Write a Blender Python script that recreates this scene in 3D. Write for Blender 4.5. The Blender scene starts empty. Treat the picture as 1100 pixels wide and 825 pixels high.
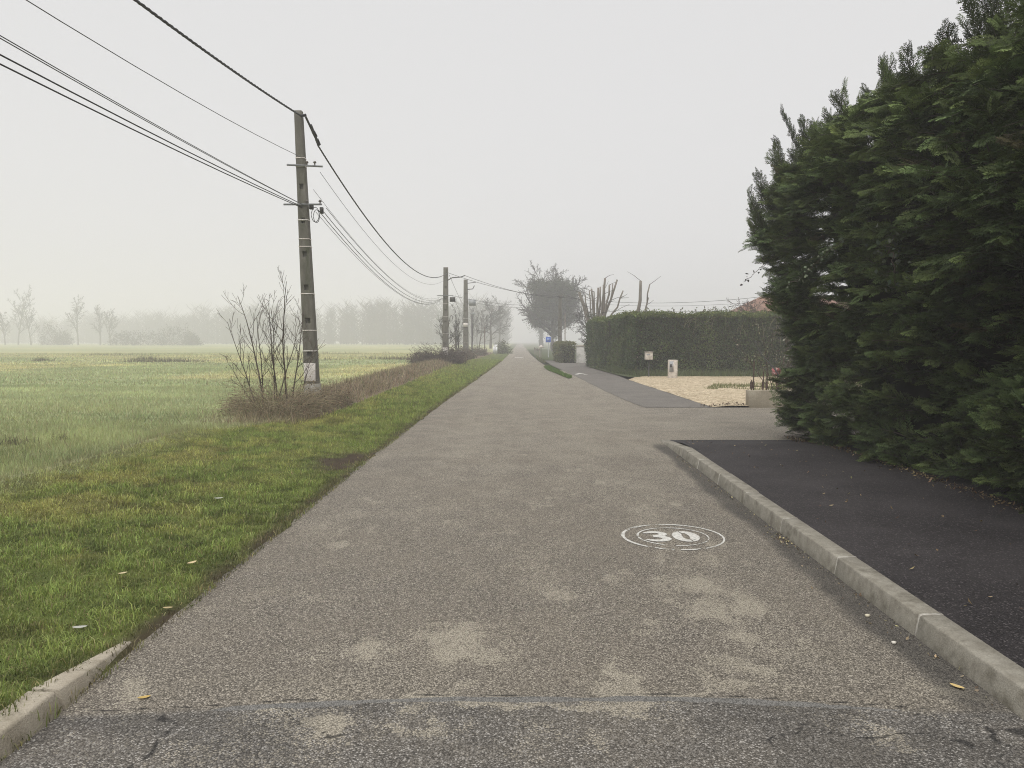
import bpy, math, random
import numpy as np
C = bpy.context.scene
COL = C.collection
R = math.radians
rng = np.random.default_rng(7)
random.seed(7)
CAM_H = 1.6

# ------------------------------------------------------------------ mesh helpers
WL = {}
def mk(name, parts, mat, parent=None, origin=(0, 0, 0), smooth=False, attrs=None):
    """one mesh object out of (verts, faces[, colours]) chunks given in world coordinates"""
    Vs, Cs, loops, sizes, n = [], [], [], [], 0
    has_c = any(len(p) > 2 and p[2] is not None for p in parts)
    for p in parts:
        V = np.asarray(p[0], float).reshape(-1, 3)
        Fs = p[1] if isinstance(p[1], list) else [p[1]]
        for F in Fs:
            F = np.asarray(F, np.int64)
            if F.size == 0: continue
            loops.append((F + n).ravel()); sizes.append(np.full(len(F), F.shape[1], np.int64))
        if has_c:
            c = p[2] if len(p) > 2 and p[2] is not None else np.full((len(V), 3), .5)
            c = np.asarray(c, float)
            if c.ndim == 1: c = np.tile(c, (len(V), 1))
            Cs.append(c)
        Vs.append(V); n += len(V)
    V = np.concatenate(Vs); L = np.concatenate(loops); S = np.concatenate(sizes)
    base = np.array(WL[parent] if parent is not None else origin, float)
    me = bpy.data.meshes.new(name)
    me.vertices.add(n); me.vertices.foreach_set('co', (V - base).astype(np.float32).ravel())
    me.loops.add(len(L)); me.loops.foreach_set('vertex_index', L.astype(np.int32))
    me.polygons.add(len(S))
    me.polygons.foreach_set('loop_start', np.concatenate([[0], np.cumsum(S)[:-1]]).astype(np.int32))
    me.polygons.foreach_set('loop_total', S.astype(np.int32))
    if smooth: me.polygons.foreach_set('use_smooth', np.ones(len(S), bool))
    me.update(calc_edges=True)
    if has_c:
        c = np.concatenate(Cs); a = me.attributes.new('Col', 'FLOAT_COLOR', 'POINT')
        a.data.foreach_set('color', np.concatenate([c, np.ones((n, 1))], 1).astype(np.float32).ravel())
    for k, v in (attrs or {}).items():
        a = me.attributes.new(k, 'FLOAT', 'POINT'); a.data.foreach_set('value', np.asarray(v, np.float32).ravel())
    me.materials.append(mat)
    o = bpy.data.objects.new(name, me); COL.objects.link(o)
    if parent is not None: o.parent = parent; WL[o] = WL[parent]
    else: o.location = tuple(base); WL[o] = tuple(base)
    return o

def thing(name, label, cat, loc, group=None):
    o = bpy.data.objects.new(name, None); COL.objects.link(o)
    o.empty_display_size = .2; o.location = loc; WL[o] = tuple(loc)
    return tag(o, label, cat, group)
def tag(o, label, cat, group=None, kind=None):
    if label: o['label'] = label
    if cat: o['category'] = cat
    if group: o['group'] = group
    if kind: o['kind'] = kind
    return o
def struct(o): o['kind'] = 'structure'; return o
def stuff(o, label, cat): return tag(o, label, cat, kind='stuff')
def bevel(o, w=.008, seg=2):
    m = o.modifiers.new('Bevel', 'BEVEL'); m.width = w; m.segments = seg; m.limit_method = 'ANGLE'; return o

def box(x0, x1, y0, y1, z0, z1):
    V = np.array([(x, y, z) for z in (z0, z1) for y in (y0, y1) for x in (x0, x1)], float)
    return V, np.array([(0, 2, 3, 1), (4, 5, 7, 6), (0, 1, 5, 4), (2, 6, 7, 3), (0, 4, 6, 2), (1, 3, 7, 5)])
def segs(P0, P1, R0, R1, n=4, col=None):
    """frustums between point pairs"""
    P0 = np.asarray(P0, float).reshape(-1, 3); P1 = np.asarray(P1, float).reshape(-1, 3); N = len(P0)
    R0 = np.broadcast_to(np.asarray(R0, float), (N,)); R1 = np.broadcast_to(np.asarray(R1, float), (N,))
    d = P1 - P0; d = d / np.maximum(np.linalg.norm(d, axis=1, keepdims=True), 1e-9)
    up = np.where(np.abs(d[:, 2:3]) > .9, np.array([[1., 0, 0]]), np.array([[0, 0, 1.]]))
    u = np.cross(d, up); u /= np.linalg.norm(u, axis=1, keepdims=True); v = np.cross(d, u)
    a = np.arange(n) / n * 2 * math.pi
    ring = u[:, None] * np.cos(a)[None, :, None] + v[:, None] * np.sin(a)[None, :, None]
    V = np.concatenate([P0[:, None] + ring * R0[:, None, None], P1[:, None] + ring * R1[:, None, None]], 1).reshape(-1, 3)
    i = np.arange(n); f = np.stack([i, (i + 1) % n, (i + 1) % n + n, i + n], 1)
    F = (f[None] + (np.arange(N) * 2 * n)[:, None, None]).reshape(-1, 4)
    if col is not None:
        col = np.asarray(col, float)
        col = np.repeat(np.broadcast_to(col, (N, 3)), 2 * n, axis=0)
    return V, F, col
def tube(pts, r, n=6, cap=True):
    pts = np.asarray(pts, float); N = len(pts); r = np.broadcast_to(np.asarray(r, float), (N,))
    d = np.gradient(pts, axis=0); d /= np.linalg.norm(d, axis=1, keepdims=True)
    ref = np.array([0, 0, 1.]) if abs(d[:, 2]).mean() < .8 else np.array([1., 0, 0])
    u = np.cross(d, ref); u /= np.linalg.norm(u, axis=1, keepdims=True); v = np.cross(d, u)
    a = np.arange(n) / n * 2 * math.pi
    V = (pts[:, None] + (u[:, None] * np.cos(a)[None, :, None] + v[:, None] * np.sin(a)[None, :, None]) * r[:, None, None]).reshape(-1, 3)
    i = np.arange(n); f = np.stack([i, (i + 1) % n, (i + 1) % n + n, i + n], 1)
    F = [(f[None] + (np.arange(N - 1) * n)[:, None, None]).reshape(-1, 4)]
    if cap: F.append(np.array([list(range(n))])); F.append(np.array([list(range((N - 1) * n, N * n))]))
    return V, F
def disc_y(cx, y, cz, r, t=.02, n=20):
    """round plate facing along y"""
    return tube([(cx, y, cz), (cx, y + t, cz)], r, n)
def grid(xs, ys, zf):
    X, Y = np.meshgrid(xs, ys); return gridm(X, Y, zf(X, Y))
def gridm(X, Y, Z):
    h, w = X.shape; V = np.stack([X, Y, Z + 0 * X], -1).reshape(-1, 3)
    i = np.arange(h * w).reshape(h, w)
    F = np.stack([i[:-1, :-1], i[:-1, 1:], i[1:, 1:], i[1:, :-1]], -1).reshape(-1, 4)
    return V, F
def vn(x, y, s, seed=0):
    """value noise 0..1, s = features per metre"""
    x = np.asarray(x, float) * s + seed * 17.3; y = np.asarray(y, float) * s + seed * 9.7
    xi = np.floor(x).astype(np.int64); yi = np.floor(y).astype(np.int64); fx = x - xi; fy = y - yi
    fx = fx * fx * (3 - 2 * fx); fy = fy * fy * (3 - 2 * fy)
    def hsh(a, b):
        h = (a * 374761393 + b * 668265263 + seed * 1442695) & 0xffffffff
        h = ((h ^ (h >> 13)) * 1274126177) & 0xffffffff
        return ((h ^ (h >> 16)) & 0xffff) / 65535.
    return (hsh(xi, yi) * (1 - fx) + hsh(xi + 1, yi) * fx) * (1 - fy) + (hsh(xi, yi + 1) * (1 - fx) + hsh(xi + 1, yi + 1) * fx) * fy
def fbm(x, y, s, seed=0, o=4):
    t = 0; a = .5; w = 0
    for k in range(o): t = t + a * vn(x, y, s * 2 ** k, seed + k); w += a; a *= .5
    return t / w
def sm(a, b, x):
    t = np.clip((np.asarray(x, float) - a) / (b - a), 0, 1); return t * t * (3 - 2 * t)
def unit(v): v = np.asarray(v, float); return v / np.maximum(np.linalg.norm(v, axis=-1, keepdims=True), 1e-9)

# ------------------------------------------------------------------ materials
def new_mat(name, rough=.8, spec=.3):
    m = bpy.data.materials.new(name); m.use_nodes = True; nt = m.node_tree
    b = nt.nodes['Principled BSDF']; b.inputs['Roughness'].default_value = rough
    b.inputs['Specular IOR Level'].default_value = spec
    return m, nt, b
def nd(nt, typ, **kw):
    n = nt.nodes.new(typ)
    for k, v in kw.items():
        if k.startswith('_'): setattr(n, k[1:], v)
        else:
            s = n.inputs[k.replace('__', ' ')] if not k.startswith('i') or not k[1:].isdigit() else n.inputs[int(k[1:])]
            if hasattr(v, 'is_linked') or isinstance(v, bpy.types.NodeSocket): nt.links.new(v, s)
            else: s.default_value = v
    return n
def pos(nt): return nd(nt, 'ShaderNodeNewGeometry').outputs['Position']
def scl(nt, v, xyz):
    return nd(nt, 'ShaderNodeVectorMath', _operation='MULTIPLY', i0=v, i1=xyz).outputs[0]
def noise(nt, v, scale, detail=4, rough=.6):
    return nd(nt, 'ShaderNodeTexNoise', Vector=v, Scale=scale, Detail=detail, Roughness=rough).outputs['Fac']
def mr(nt, v, a, b, c=0., d=1.):
    return nd(nt, 'ShaderNodeMapRange', Value=v, i1=a, i2=b, i3=c, i4=d).outputs[0]
def mth(nt, op, a, b): return nd(nt, 'ShaderNodeMath', _operation=op, i0=a, i1=b).outputs[0]
def mixc(nt, f, a, b, mode='MIX'):
    n = nt.nodes.new('ShaderNodeMix'); n.data_type = 'RGBA'; n.blend_type = mode
    for s, v in ((n.inputs[0], f), (n.inputs[6], a), (n.inputs[7], b)):
        if isinstance(v, bpy.types.NodeSocket): nt.links.new(v, s)
        else: s.default_value = v if not isinstance(v, tuple) else tuple(v) + (1,) * (4 - len(v))
    return n.outputs[2]
def attr(nt, name, out='Fac'): return nd(nt, 'ShaderNodeAttribute', _attribute_name=name).outputs[out]
def bump(nt, b, h, dist, strength=1.):
    nt.links.new(nd(nt, 'ShaderNodeBump', Height=h, Distance=dist, Strength=strength).outputs[0], b.inputs['Normal'])
def setc(nt, b, c): nt.links.new(c, b.inputs['Base Color'])

def mat_vcol(name, rough=.75, spec=.2, trans=0., var=.0, vs=8.):
    m, nt, b = new_mat(name, rough, spec); c = attr(nt, 'Col', 'Color')
    if var:
        f = mr(nt, noise(nt, pos(nt), vs), .3, .7, 1 - var, 1 + var)
        c = nd(nt, 'ShaderNodeVectorMath', _operation='SCALE', i0=c, Scale=f).outputs[0]
    setc(nt, b, c)
    if trans:
        t = nd(nt, 'ShaderNodeBsdfTranslucent', Color=c)
        mx = nd(nt, 'ShaderNodeMixShader', Fac=trans); nt.links.new(b.outputs[0], mx.inputs[1]); nt.links.new(t.outputs[0], mx.inputs[2])
        nt.links.new(mx.outputs[0], nt.nodes['Material Output'].inputs['Surface'])
    return m
def mat_noisy(name, c1, c2, scale=6., rough=.85, spec=.25, stretch=(1, 1, 1), fine=60., bmp=.003, c3=None, lo=.35, hi=.65):
    m, nt, b = new_mat(name, rough, spec); p = scl(nt, pos(nt), stretch)
    c = mixc(nt, mr(nt, noise(nt, p, scale, 5), lo, hi), c1, c2)
    if c3: c = mixc(nt, mr(nt, noise(nt, p, scale * .37, 6, .7), .52, .68), c, c3)
    fn = noise(nt, p, fine, 3)
    c = mixc(nt, 1., c, nd(nt, 'ShaderNodeCombineColor', i0=mr(nt, fn, .3, .7, .8, 1.15), i1=mr(nt, fn, .3, .7, .8, 1.15), i2=mr(nt, fn, .3, .7, .8, 1.15)).outputs[0], 'MULTIPLY')
    setc(nt, b, c)
    if bmp: bump(nt, b, fn, bmp)
    return m
def mat_plain(name, c, rough=.5, spec=.4, metal=0.):
    m, nt, b = new_mat(name, rough, spec); b.inputs['Metallic'].default_value = metal
    f = mr(nt, noise(nt, pos(nt), 14., 4), .3, .7, .82, 1.12)
    cc = nd(nt, 'ShaderNodeVectorMath', _operation='SCALE', i0=tuple(c), Scale=f).outputs[0]; setc(nt, b, cc)
    return m

def mat_road():
    m, nt, b = new_mat('chip_seal', .88, .22); p = pos(nt)
    sand = attr(nt, 'sand'); near = attr(nt, 'near'); dark = attr(nt, 'dark'); tar = attr(nt, 'tar'); crack = attr(nt, 'crack')
    v = nd(nt, 'ShaderNodeTexVoronoi', Vector=p, Scale=135.)
    r = nd(nt, 'ShaderNodeSeparateColor', Color=v.outputs['Color'])
    v2 = nd(nt, 'ShaderNodeTexVoronoi', Vector=p, Scale=270.)
    r2 = nd(nt, 'ShaderNodeSeparateColor', Color=v2.outputs['Color'])
    big = noise(nt, p, .45, 5, .65); mid = noise(nt, p, 3.2, 5, .65); fin = noise(nt, p, 26., 3)
    stone = mixc(nt, mr(nt, r.outputs[0], 0., 1.), (.105, .094, .078), (.355, .318, .265))
    stone = mixc(nt, mr(nt, r.outputs[1], .76, .92), stone, (.56, .51, .43))
    stone = mixc(nt, mr(nt, r2.outputs[0], .0, .5, .5, 0.), stone, (.085, .075, .066))
    old = mixc(nt, mr(nt, r.outputs[0], 0., 1.), (.07, .066, .061), (.23, .215, .195))
    old = mixc(nt, mr(nt, r.outputs[1], .76, .93), old, (.46, .44, .41))
    pale = mixc(nt, mr(nt, r2.outputs[1], 0., 1.), (.3, .268, .21), (.56, .51, .415))
    c = mixc(nt, near, stone, old)
    c = mixc(nt, mr(nt, mth(nt, 'ADD', big, mth(nt, 'MULTIPLY', mid, .5)), .6, 1.0), c, mixc(nt, .5, c, (.3, .262, .205)))
    # dust breaks up along the stones
    sn = mth(nt, 'ADD', mth(nt, 'ADD', sand, mth(nt, 'MULTIPLY', mth(nt, 'SUBTRACT', mid, .5), .5)), mth(nt, 'MULTIPLY', mth(nt, 'SUBTRACT', fin, .5), .9))
    sf = mr(nt, mth(nt, 'SUBTRACT', sn, r.outputs[2]), -.12, .12, 0., .92)
    c = mixc(nt, sf, c, pale)
    df = mr(nt, mth(nt, 'ADD', dark, mth(nt, 'MULTIPLY', mth(nt, 'SUBTRACT', mid, .5), .8)), .3, 1., 0., .8)
    dk = mixc(nt, mr(nt, r2.outputs[0], .3, 1.), (.042, .04, .038), (.15, .14, .125))
    c = mixc(nt, df, c, dk)
    c = mixc(nt, mr(nt, tar, .35, .6), c, mixc(nt, fin, (.2, .194, .182), (.28, .272, .255)))
    c = mixc(nt, mr(nt, crack, .35, .75, 0., .8), c, (.03, .029, .028))
    gap = mr(nt, v.outputs['Distance'], .38, .72, 1.08, .5)
    c = nd(nt, 'ShaderNodeVectorMath', _operation='SCALE', i0=c, Scale=gap).outputs[0]
    setc(nt, b, c)
    h = mth(nt, 'SUBTRACT', mth(nt, 'MULTIPLY', r.outputs[0], .5), mth(nt, 'MULTIPLY', v.outputs['Distance'], 60.))
    bump(nt, b, mth(nt, 'SUBTRACT', h, mth(nt, 'MULTIPLY', crack, 4.)), .004, .5)
    return m
def mat_asph(name, a, bb, pale, pf, s=150., rough=.85, moss=None):
    m, nt, b = new_mat(name, rough, .25); p = pos(nt)
    v = nd(nt, 'ShaderNodeTexVoronoi', Vector=p, Scale=s); r = nd(nt, 'ShaderNodeSeparateColor', Color=v.outputs['Color'])
    c = mixc(nt, mr(nt, r.outputs[0], 0., 1.), a, bb)
    c = mixc(nt, mr(nt, r.outputs[1], pf, pf + .08), c, pale)
    n = noise(nt, p, .9, 6, .65)
    c = mixc(nt, mr(nt, n, .4, .7, 0., .55), c, mixc(nt, .5, c, pale))
    if moss: c = mixc(nt, mr(nt, noise(nt, scl(nt, p, (.5, 1.6, 1)), .9, 5), .5, .68, 0., .45), c, moss)
    setc(nt, b, c); bump(nt, b, v.outputs['Distance'], .003, .5)
    return m
def mat_gravel():
    m, nt, b = new_mat('gravel', .9, .2); p = pos(nt)
    v = nd(nt, 'ShaderNodeTexVoronoi', Vector=p, Scale=28.); r = nd(nt, 'ShaderNodeSeparateColor', Color=v.outputs['Color'])
    w = nd(nt, 'ShaderNodeTexVoronoi', Vector=p, Scale=11.); rw = nd(nt, 'ShaderNodeSeparateColor', Color=w.outputs['Color'])
    c = mixc(nt, mr(nt, mth(nt, 'ADD', r.outputs[0], rw.outputs[0]), .3, 1.7), (.27, .2, .125), (.7, .6, .43))
    c = mixc(nt, mr(nt, r.outputs[1], .85, .95), c, (.18, .14, .09))
    c = mixc(nt, mr(nt, noise(nt, p, .8, 5), .45, .7, 0., .4), c, (.3, .25, .15))
    setc(nt, b, c); bump(nt, b, v.outputs['Distance'], .03, .8)
    return m
def mat_soil(name, cols, s=3.):
    m, nt, b = new_mat(name, .95, .1); p = pos(nt)
    c = mixc(nt, mr(nt, noise(nt, p, s, 6, .7), .35, .65), cols[0], cols[1])
    c = mixc(nt, mr(nt, noise(nt, p, s * 9, 4, .7), .4, .7), c, cols[2])
    setc(nt, b, c); bump(nt, b, noise(nt, p, s * 12, 4), .03, .8)
    return m

M = {}
M['road'] = mat_road()
M['path'] = mat_asph('fresh_asphalt', (.008, .007, .0074), (.032, .028, .029), (.1, .09, .09), .9, 120.)
M['lane'] = mat_asph('grey_asphalt', (.065, .06, .054), (.15, .138, .123), (.25, .23, .2), .85, 120.)
M['gravel'] = mat_gravel()
M['soil'] = mat_soil('soil', ((.05, .045, .02), (.09, .085, .035), (.035, .03, .018)))
M['ground'] = mat_soil('far_ground', ((.09, .11, .04), (.13, .14, .055), (.07, .08, .03)), .5)
M['kerb'] = mat_noisy('kerb_concrete', (.2, .184, .15), (.29, .273, .23), 12., c3=(.125, .114, .088), fine=120., bmp=.003)
M['kerb_left'] = mat_noisy('old_kerb_concrete', (.34, .3, .235), (.43, .385, .31), 6., c3=(.2, .175, .125), fine=140., bmp=.005)
M['mortar'] = mat_noisy('mortar', (.3, .28, .24), (.5, .48, .43), 24.)
M['pole'] = mat_noisy('pole_concrete', (.115, .108, .088), (.165, .155, .13), 5., stretch=(2, 2, .5), c3=(.075, .08, .05), fine=70.)
M['pole_base'] = mat_noisy('pale_pole_concrete', (.22, .21, .18), (.3, .29, .25), 6., fine=70.)
M['wall'] = mat_noisy('wall_concrete', (.24, .21, .155), (.31, .275, .21), 2.5, c3=(.42, .38, .3), fine=60.)
M['render'] = mat_noisy('mossy_render', (.5, .49, .45), (.62, .6, .56), 5., c3=(.22, .23, .18), fine=30.)
M['white'] = mat_noisy('weathered_white', (.62, .58, .54), (.74, .7, .66), 9., rough=.6, c3=(.45, .38, .33), fine=40., bmp=0)
M['pale'] = mat_noisy('pale_panel', (.55, .5, .44), (.68, .63, .56), 8., rough=.6, c3=(.36, .31, .26), fine=40., bmp=0)
M['paint'] = mat_noisy('road_paint', (.42, .41, .375), (.66, .65, .61), 45., rough=.7, fine=130., bmp=.001)
M['steel'] = mat_plain('galvanised_steel', (.32, .33, .33), .5, .5, .3)
M['dark_metal'] = mat_plain('dark_metal', (.035, .033, .03), .6, .4)
M['rust'] = mat_noisy('rusty_iron', (.03, .022, .018), (.07, .04, .025), 30., rough=.8)
M['cable'] = mat_plain('black_cable', (.018, .018, .02), .55, .4)
M['wire'] = mat_plain('grey_wire', (.09, .09, .095), .55, .4)
M['porcelain'] = mat_plain('porcelain', (.1, .085, .07), .3, .5)
M['blue'] = mat_plain('blue_sign', (.05, .13, .5), .45, .4)
M['signwhite'] = mat_plain('sign_white', (.75, .75, .76), .45, .4)
M['signgrey'] = mat_plain('sign_grey', (.3, .31, .32), .5, .4)
M['bark'] = mat_noisy('bark', (.075, .062, .048), (.12, .1, .08), 6., stretch=(3, 3, .6), fine=50., c3=(.09, .095, .06))
M['bark_pale'] = mat_noisy('pale_bark', (.15, .13, .105), (.22, .195, .165), 5., stretch=(3, 3, .6), fine=50., c3=(.1, .1, .07))
M['twig'] = mat_plain('twigs', (.075, .055, .045), .8, .2)
M['twig_far'] = mat_plain('far_twigs', (.045, .04, .035), .9, .1)
M['leaf'] = mat_vcol('leaves', .6, .3, .18)
M['conifer'] = mat_vcol('conifer_sprays', .72, .18, .12)
M['dead'] = mat_vcol('dead_stems', .85, .15, .1)
M['grass'] = mat_vcol('grass_blades', .62, .28, .25)
M['core'] = mat_plain('painted_shade_twigs', (.02, .02, .013), .95, .05)  # near-black twig colour, with the shade inside the hedges painted in
M['field'] = mat_vcol('field_turf', .9, .1, 0., .22, 3.)
M['roof'] = mat_noisy('roof_tiles', (.2, .115, .08), (.27, .16, .115), 3., fine=9., c3=(.16, .1, .075), bmp=.02)
M['housewall'] = mat_noisy('house_render', (.5, .45, .38), (.58, .53, .46), 2.)
M['glass'] = mat_plain('window_glass', (.03, .035, .04), .1, .5)
M['pink'] = mat_vcol('petals', .6, .2, .3)
M['litter'] = mat_vcol('dry_leaves', .8, .2, .1)

# ------------------------------------------------------------------ plan of the place
def interp(tab):
    ys = [t[0] for t in tab]; xs = [t[1] for t in tab]
    return lambda y: np.interp(y, ys, xs)
road_L = interp([(-6, -2.0), (4, -2.02), (10.6, -2.06), (20, -1.98), (40, -1.65), (63, -1.38), (90, -1.25), (400, -1.2)])
road_R = interp([(-6, 12.0), (18.7, 12.0), (18.75, 3.1), (22.5, 2.8), (30.2, 2.66), (41.6, 2.4), (45, 1.75), (60, 1.5), (90, 1.35), (400, 1.3)])
verge_L = interp([(-6, -5.46), (13, -5.44), (15.2, -3.9), (34, -3.98), (46, -4.25), (63, -3.7), (100, -3.2), (400, -3.)])
def kx(y): return 2.09 + .0135 * np.asarray(y, float)

def hz(x, y):
    """height of the land left of the road"""
    x = np.asarray(x, float); y = np.asarray(y, float)
    z = .012 + .05 * (fbm(x, y, .9, 3) - .5) * sm(-2.1, -3., x) + .035 * (fbm(x, y, 4., 5) - .5) * sm(-2.1, -2.5, x)
    z = z + .08 * (1 - sm(3.0, 4.05, y)) * sm(-1.99, -2.1, x)
    z = z + .05 * sm(-2.2, -4., x)
    bank = sm(13.6, 16., y) * (1 - sm(75, 95, y)) * np.exp(-((x + 5.0) / .75) ** 2)
    z = z + .28 * bank * (.7 + .6 * fbm(x, y, .7, 8))
    z = z + .06 * np.exp(-((x + 5.45) / .25) ** 2) * (1 - sm(12, 14, y)) * (.4 + fbm(x, y, 2., 9))
    z = z + .12 * (fbm(x, y, .12, 12) - .5) * sm(-6, -14, x)
    z = z + 0 * x
    return z

# ---- ground, road, pavement
g = struct(mk('ground', [grid(np.linspace(-620, 620, 40), np.linspace(-60, 900, 40), lambda X, Y: -.35 + 0 * X)], M['ground']))

ys = np.concatenate([np.arange(-4, 2.4, .4), np.arange(2.4, 4.4, .018), np.arange(4.4, 8, .035), np.arange(8, 19, .08), np.arange(19, 64, .5), np.arange(64, 400, 6)])
us = np.concatenate([np.linspace(0, .3, 190, endpoint=False), np.linspace(.3, 1, 30)])
Y, U = np.meshgrid(ys, us, indexing='ij')
XL = road_L(Y); XR = road_R(Y)
wnear = np.clip((Y - 18.7) * 20, 0, 1)
Un = np.where(U <= .3, U / .3 * (4.22 / (XR - XL)), (4.22 / (XR - XL)) + (U - .3) / .7 * (1 - 4.22 / (XR - XL)))
Us = np.where(XR - XL > 6, Un, U)
edge_w = .13 * (fbm(Y, 0 * Y, 2.4, 31) - .5) * 2 * (1 - np.minimum(U / .1, 1))
X = XL + Us * (XR - XL) + edge_w
seam_y = np.interp(X, [-2.2, -1.83, -1.06, -.65, -.24, .68, 1.3, 1.75, 3], [3.18, 3.21, 3.31, 3.36, 3.39, 3.40, 3.35, 3.29, 3.25]) + .03 * (fbm(X, 0 * X, 3., 41) - .5) + .012 * (fbm(X, 0 * X, 14., 42) - .5)
ds = Y - seam_y
tarw = .02 + .05 * np.clip(fbm(X, Y * 0, 2.3, 44) * 2. - .75, 0, 1)
tar = np.clip(1.3 * (1 - np.abs(ds + .02) / tarw) + 1.2 * (fbm(X, Y, 7., 49) - .5), 0, 1) * (np.abs(ds + .02) < tarw) * (sm(-1.5, -1.2, X) * (1 - sm(1.55, 1.8, X)))
near = sm(.03, -.06, ds)
near = 1 - sm(-.05, .02, ds)
XW = X + .55 * (fbm(X, Y, 2.6, 53, 4) - .5) + .22 * (fbm(X, Y, 9., 54, 3) - .5); YW = Y + .6 * (fbm(X, Y, 2.2, 55, 4) - .5) + .2 * (fbm(X, Y, 10., 56, 3) - .5)
def blob(cx, cy, rx, ry, a): return a * np.exp(-(((XW - cx) / rx) ** 2 + ((YW - cy) / ry) ** 2))
sand = 0 * X
for q in [(-.55, 3.95, .3, .25, .55), (-.28, 4.05, .22, .3, .6), (.43, 3.62, .11, .2, .95), (1.15, 3.65, .22, .2, .75), (1.0, 4.35, .35, .4, .55), (-.95, 5.0, .16, .16, .6),
          (-1.0, 3.9, .2, .18, .45), (1.45, 5.9, .35, .5, .45), (1.3, 7.2, .4, .8, .5), (-.3, 6.3, .5, .5, .35), (-1.3, 6.6, .4, .8, .4), (.2, 7.8, .7, .7, .3), (.9, 8.9, .5, 1., .42),
          (1.0, 3.46, .5, .05, .6), (.1, 3.45, .6, .05, .7), (-.9, 3.45, .5, .06, .35), (-.9, 8.3, .7, 1., .32), (.3, 9.6, 1.3, .3, .3), (-.2, 10.7, 1.2, .14, .5), (-.9, 3.15, .3, .12, .55), (-.55, 3.22, .25, .08, .6),
          (1.35, 4.9, .3, .35, .6), (.75, 5.3, .25, .3, .4), (-1.35, 4.6, .25, .2, .4), (1.6, 4.5, .15, .3, .5), (.2, 5.0, .3, .15, .35), (1.95, 3.35, .13, .16, 1.), (.8, 3.08, .35, .12, .4), (.3, 3.12, .3, .1, .3), (1.5, 3.1, .25, .1, .35), (-1.85, 3.45, .1, .2, .4)]:
    sand = sand + blob(*q)
sand = sand * 1.3
track = np.exp(-((np.abs(X) - .95) / .35) ** 2)
st = (fbm(X * 1.3, Y * .8, 5., 47, 5) - .5); sand = .8 * sm(.42, .85, sand * (1 - .5 * sm(5, 6.5, Y)) + 1.9 * st + .5 * (fbm(X, Y, 16., 50, 3) - .5)) * sm(.02, .25, sand) + .22 * np.minimum(sand, 1) + .27 * sm(5, 14, Y) + .2 * sm(14, 40, Y) - .08 * (1 - sm(4.5, 7, Y)) + .4 * (fbm(X, Y, 1.1, 45) - .5) + .8 * (fbm(X, Y * .8, 4., 48, 5) - .5) + .35 * (fbm(X * 1.6, Y * .35, 1.5, 46) - .5) + .08 * track * sm(7, 12, Y) - .15 * near * 0
gut = kx(Y) - .2 + .2 * (fbm(Y, 0 * Y, 1.3, 51) - .5)
dark = 1.0 * sm(gut - .09, gut + .09, X) * (1 - sm(2.5, 2.9, X)) * (1 - sm(11.6, 12.3, Y)) * sm(3.0, 3.4, Y)
dark = dark + .55 * near * sm(.4, .55, fbm(X, Y, 2.2, 61)) + blob(.15, 17, .35, 3.2, .3) + .8 * np.exp(-((X - XL) / .05) ** 2) * sm(4, 5, Y) * (1 - sm(20, 30, Y))
crk = np.abs(fbm(X, Y, 1.9, 71, 3) - .5); crack = .95 * np.clip(1.3 - crk / .0105, 0, 1) * near * sm(.3, .45, vn(X, Y, .9, 77))
crk = np.abs(fbm(X, Y, 3.1, 83, 3) - .52); crack = np.maximum(crack, .8 * np.clip(1.3 - crk / .011, 0, 1) * near * sm(.45, .6, vn(X, Y, .8, 87)))
crack = np.maximum(crack, np.clip(1 - np.abs(ds - .02 - .012 * fbm(X, Y, 9, 78)) / .012, 0, 1) * sm(.35, .55, fbm(X, 0 * Y, 2.5, 79)))
road = struct(mk('road', [gridm(X, Y, 0 * X)], M['road'], attrs=dict(sand=sand, near=near, dark=dark, tar=tar, crack=crack)))

# pavement slab, ramped down to the driveway
def pav_z(X, Y): return .112 - .1 * sm(11.0, 12.3, Y) + .012 * (fbm(X, Y, .8, 91) - .5)
ys = np.concatenate([np.arange(-4, 12.0, .25), np.arange(12.0, 12.36, .05)]); us = np.linspace(0, 1, 24)
Y, U = np.meshgrid(ys, us, indexing='ij'); X = kx(Y) + .149 + U * (7.5 - kx(Y) - .149)
struct(mk('pavement', [gridm(X, Y, pav_z(X, Y)), gridm(np.tile(X[-1], (2, 1)), np.array([[12.35] * 24, [12.37] * 24]), np.array([pav_z(X[-1], Y[-1]), np.full(24, -.01)]))], M['path'], smooth=True))

# darker lane beyond the driveway
lane_l = interp([(18.45, 3.05), (18.7, 2.98), (22.5, 2.77), (30.2, 2.62), (41.6, 2.33), (50, 2.1), (62, 2.0)])
lane_r = interp([(18.45, 4.62), (31.7, 4.46), (35, 4.5), (49, 4.1), (52, 4.9), (62, 4.9)])
ys = np.arange(18.45, 62, .5); Y, U = np.meshgrid(ys, np.linspace(0, 1, 8), indexing='ij')
X = lane_l(Y) + U * (lane_r(Y) - lane_l(Y)) + (U == 0) * .12 * (fbm(Y, 0 * Y, .8, 14) - .5)
struct(mk('lane', [gridm(X, Y, .006 + 0 * X)], M['lane']))
# gravel forecourt
ys = np.arange(18.5, 34.6, .25); Y, U = np.meshgrid(ys, np.linspace(0, 1, 70), indexing='ij')
gl = interp([(18.45, 4.62), (31.7, 4.46), (33.6, 5.0), (34.6, 5.2)])
X = gl(Y) + U * (20 - gl(Y))
struct(mk('gravel_forecourt', [gridm(X, Y, .012 + .03 * sm(0, .03, U) + .03 * (fbm(X, Y, 1.2, 19) - .5))], M['gravel'], smooth=True))
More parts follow.
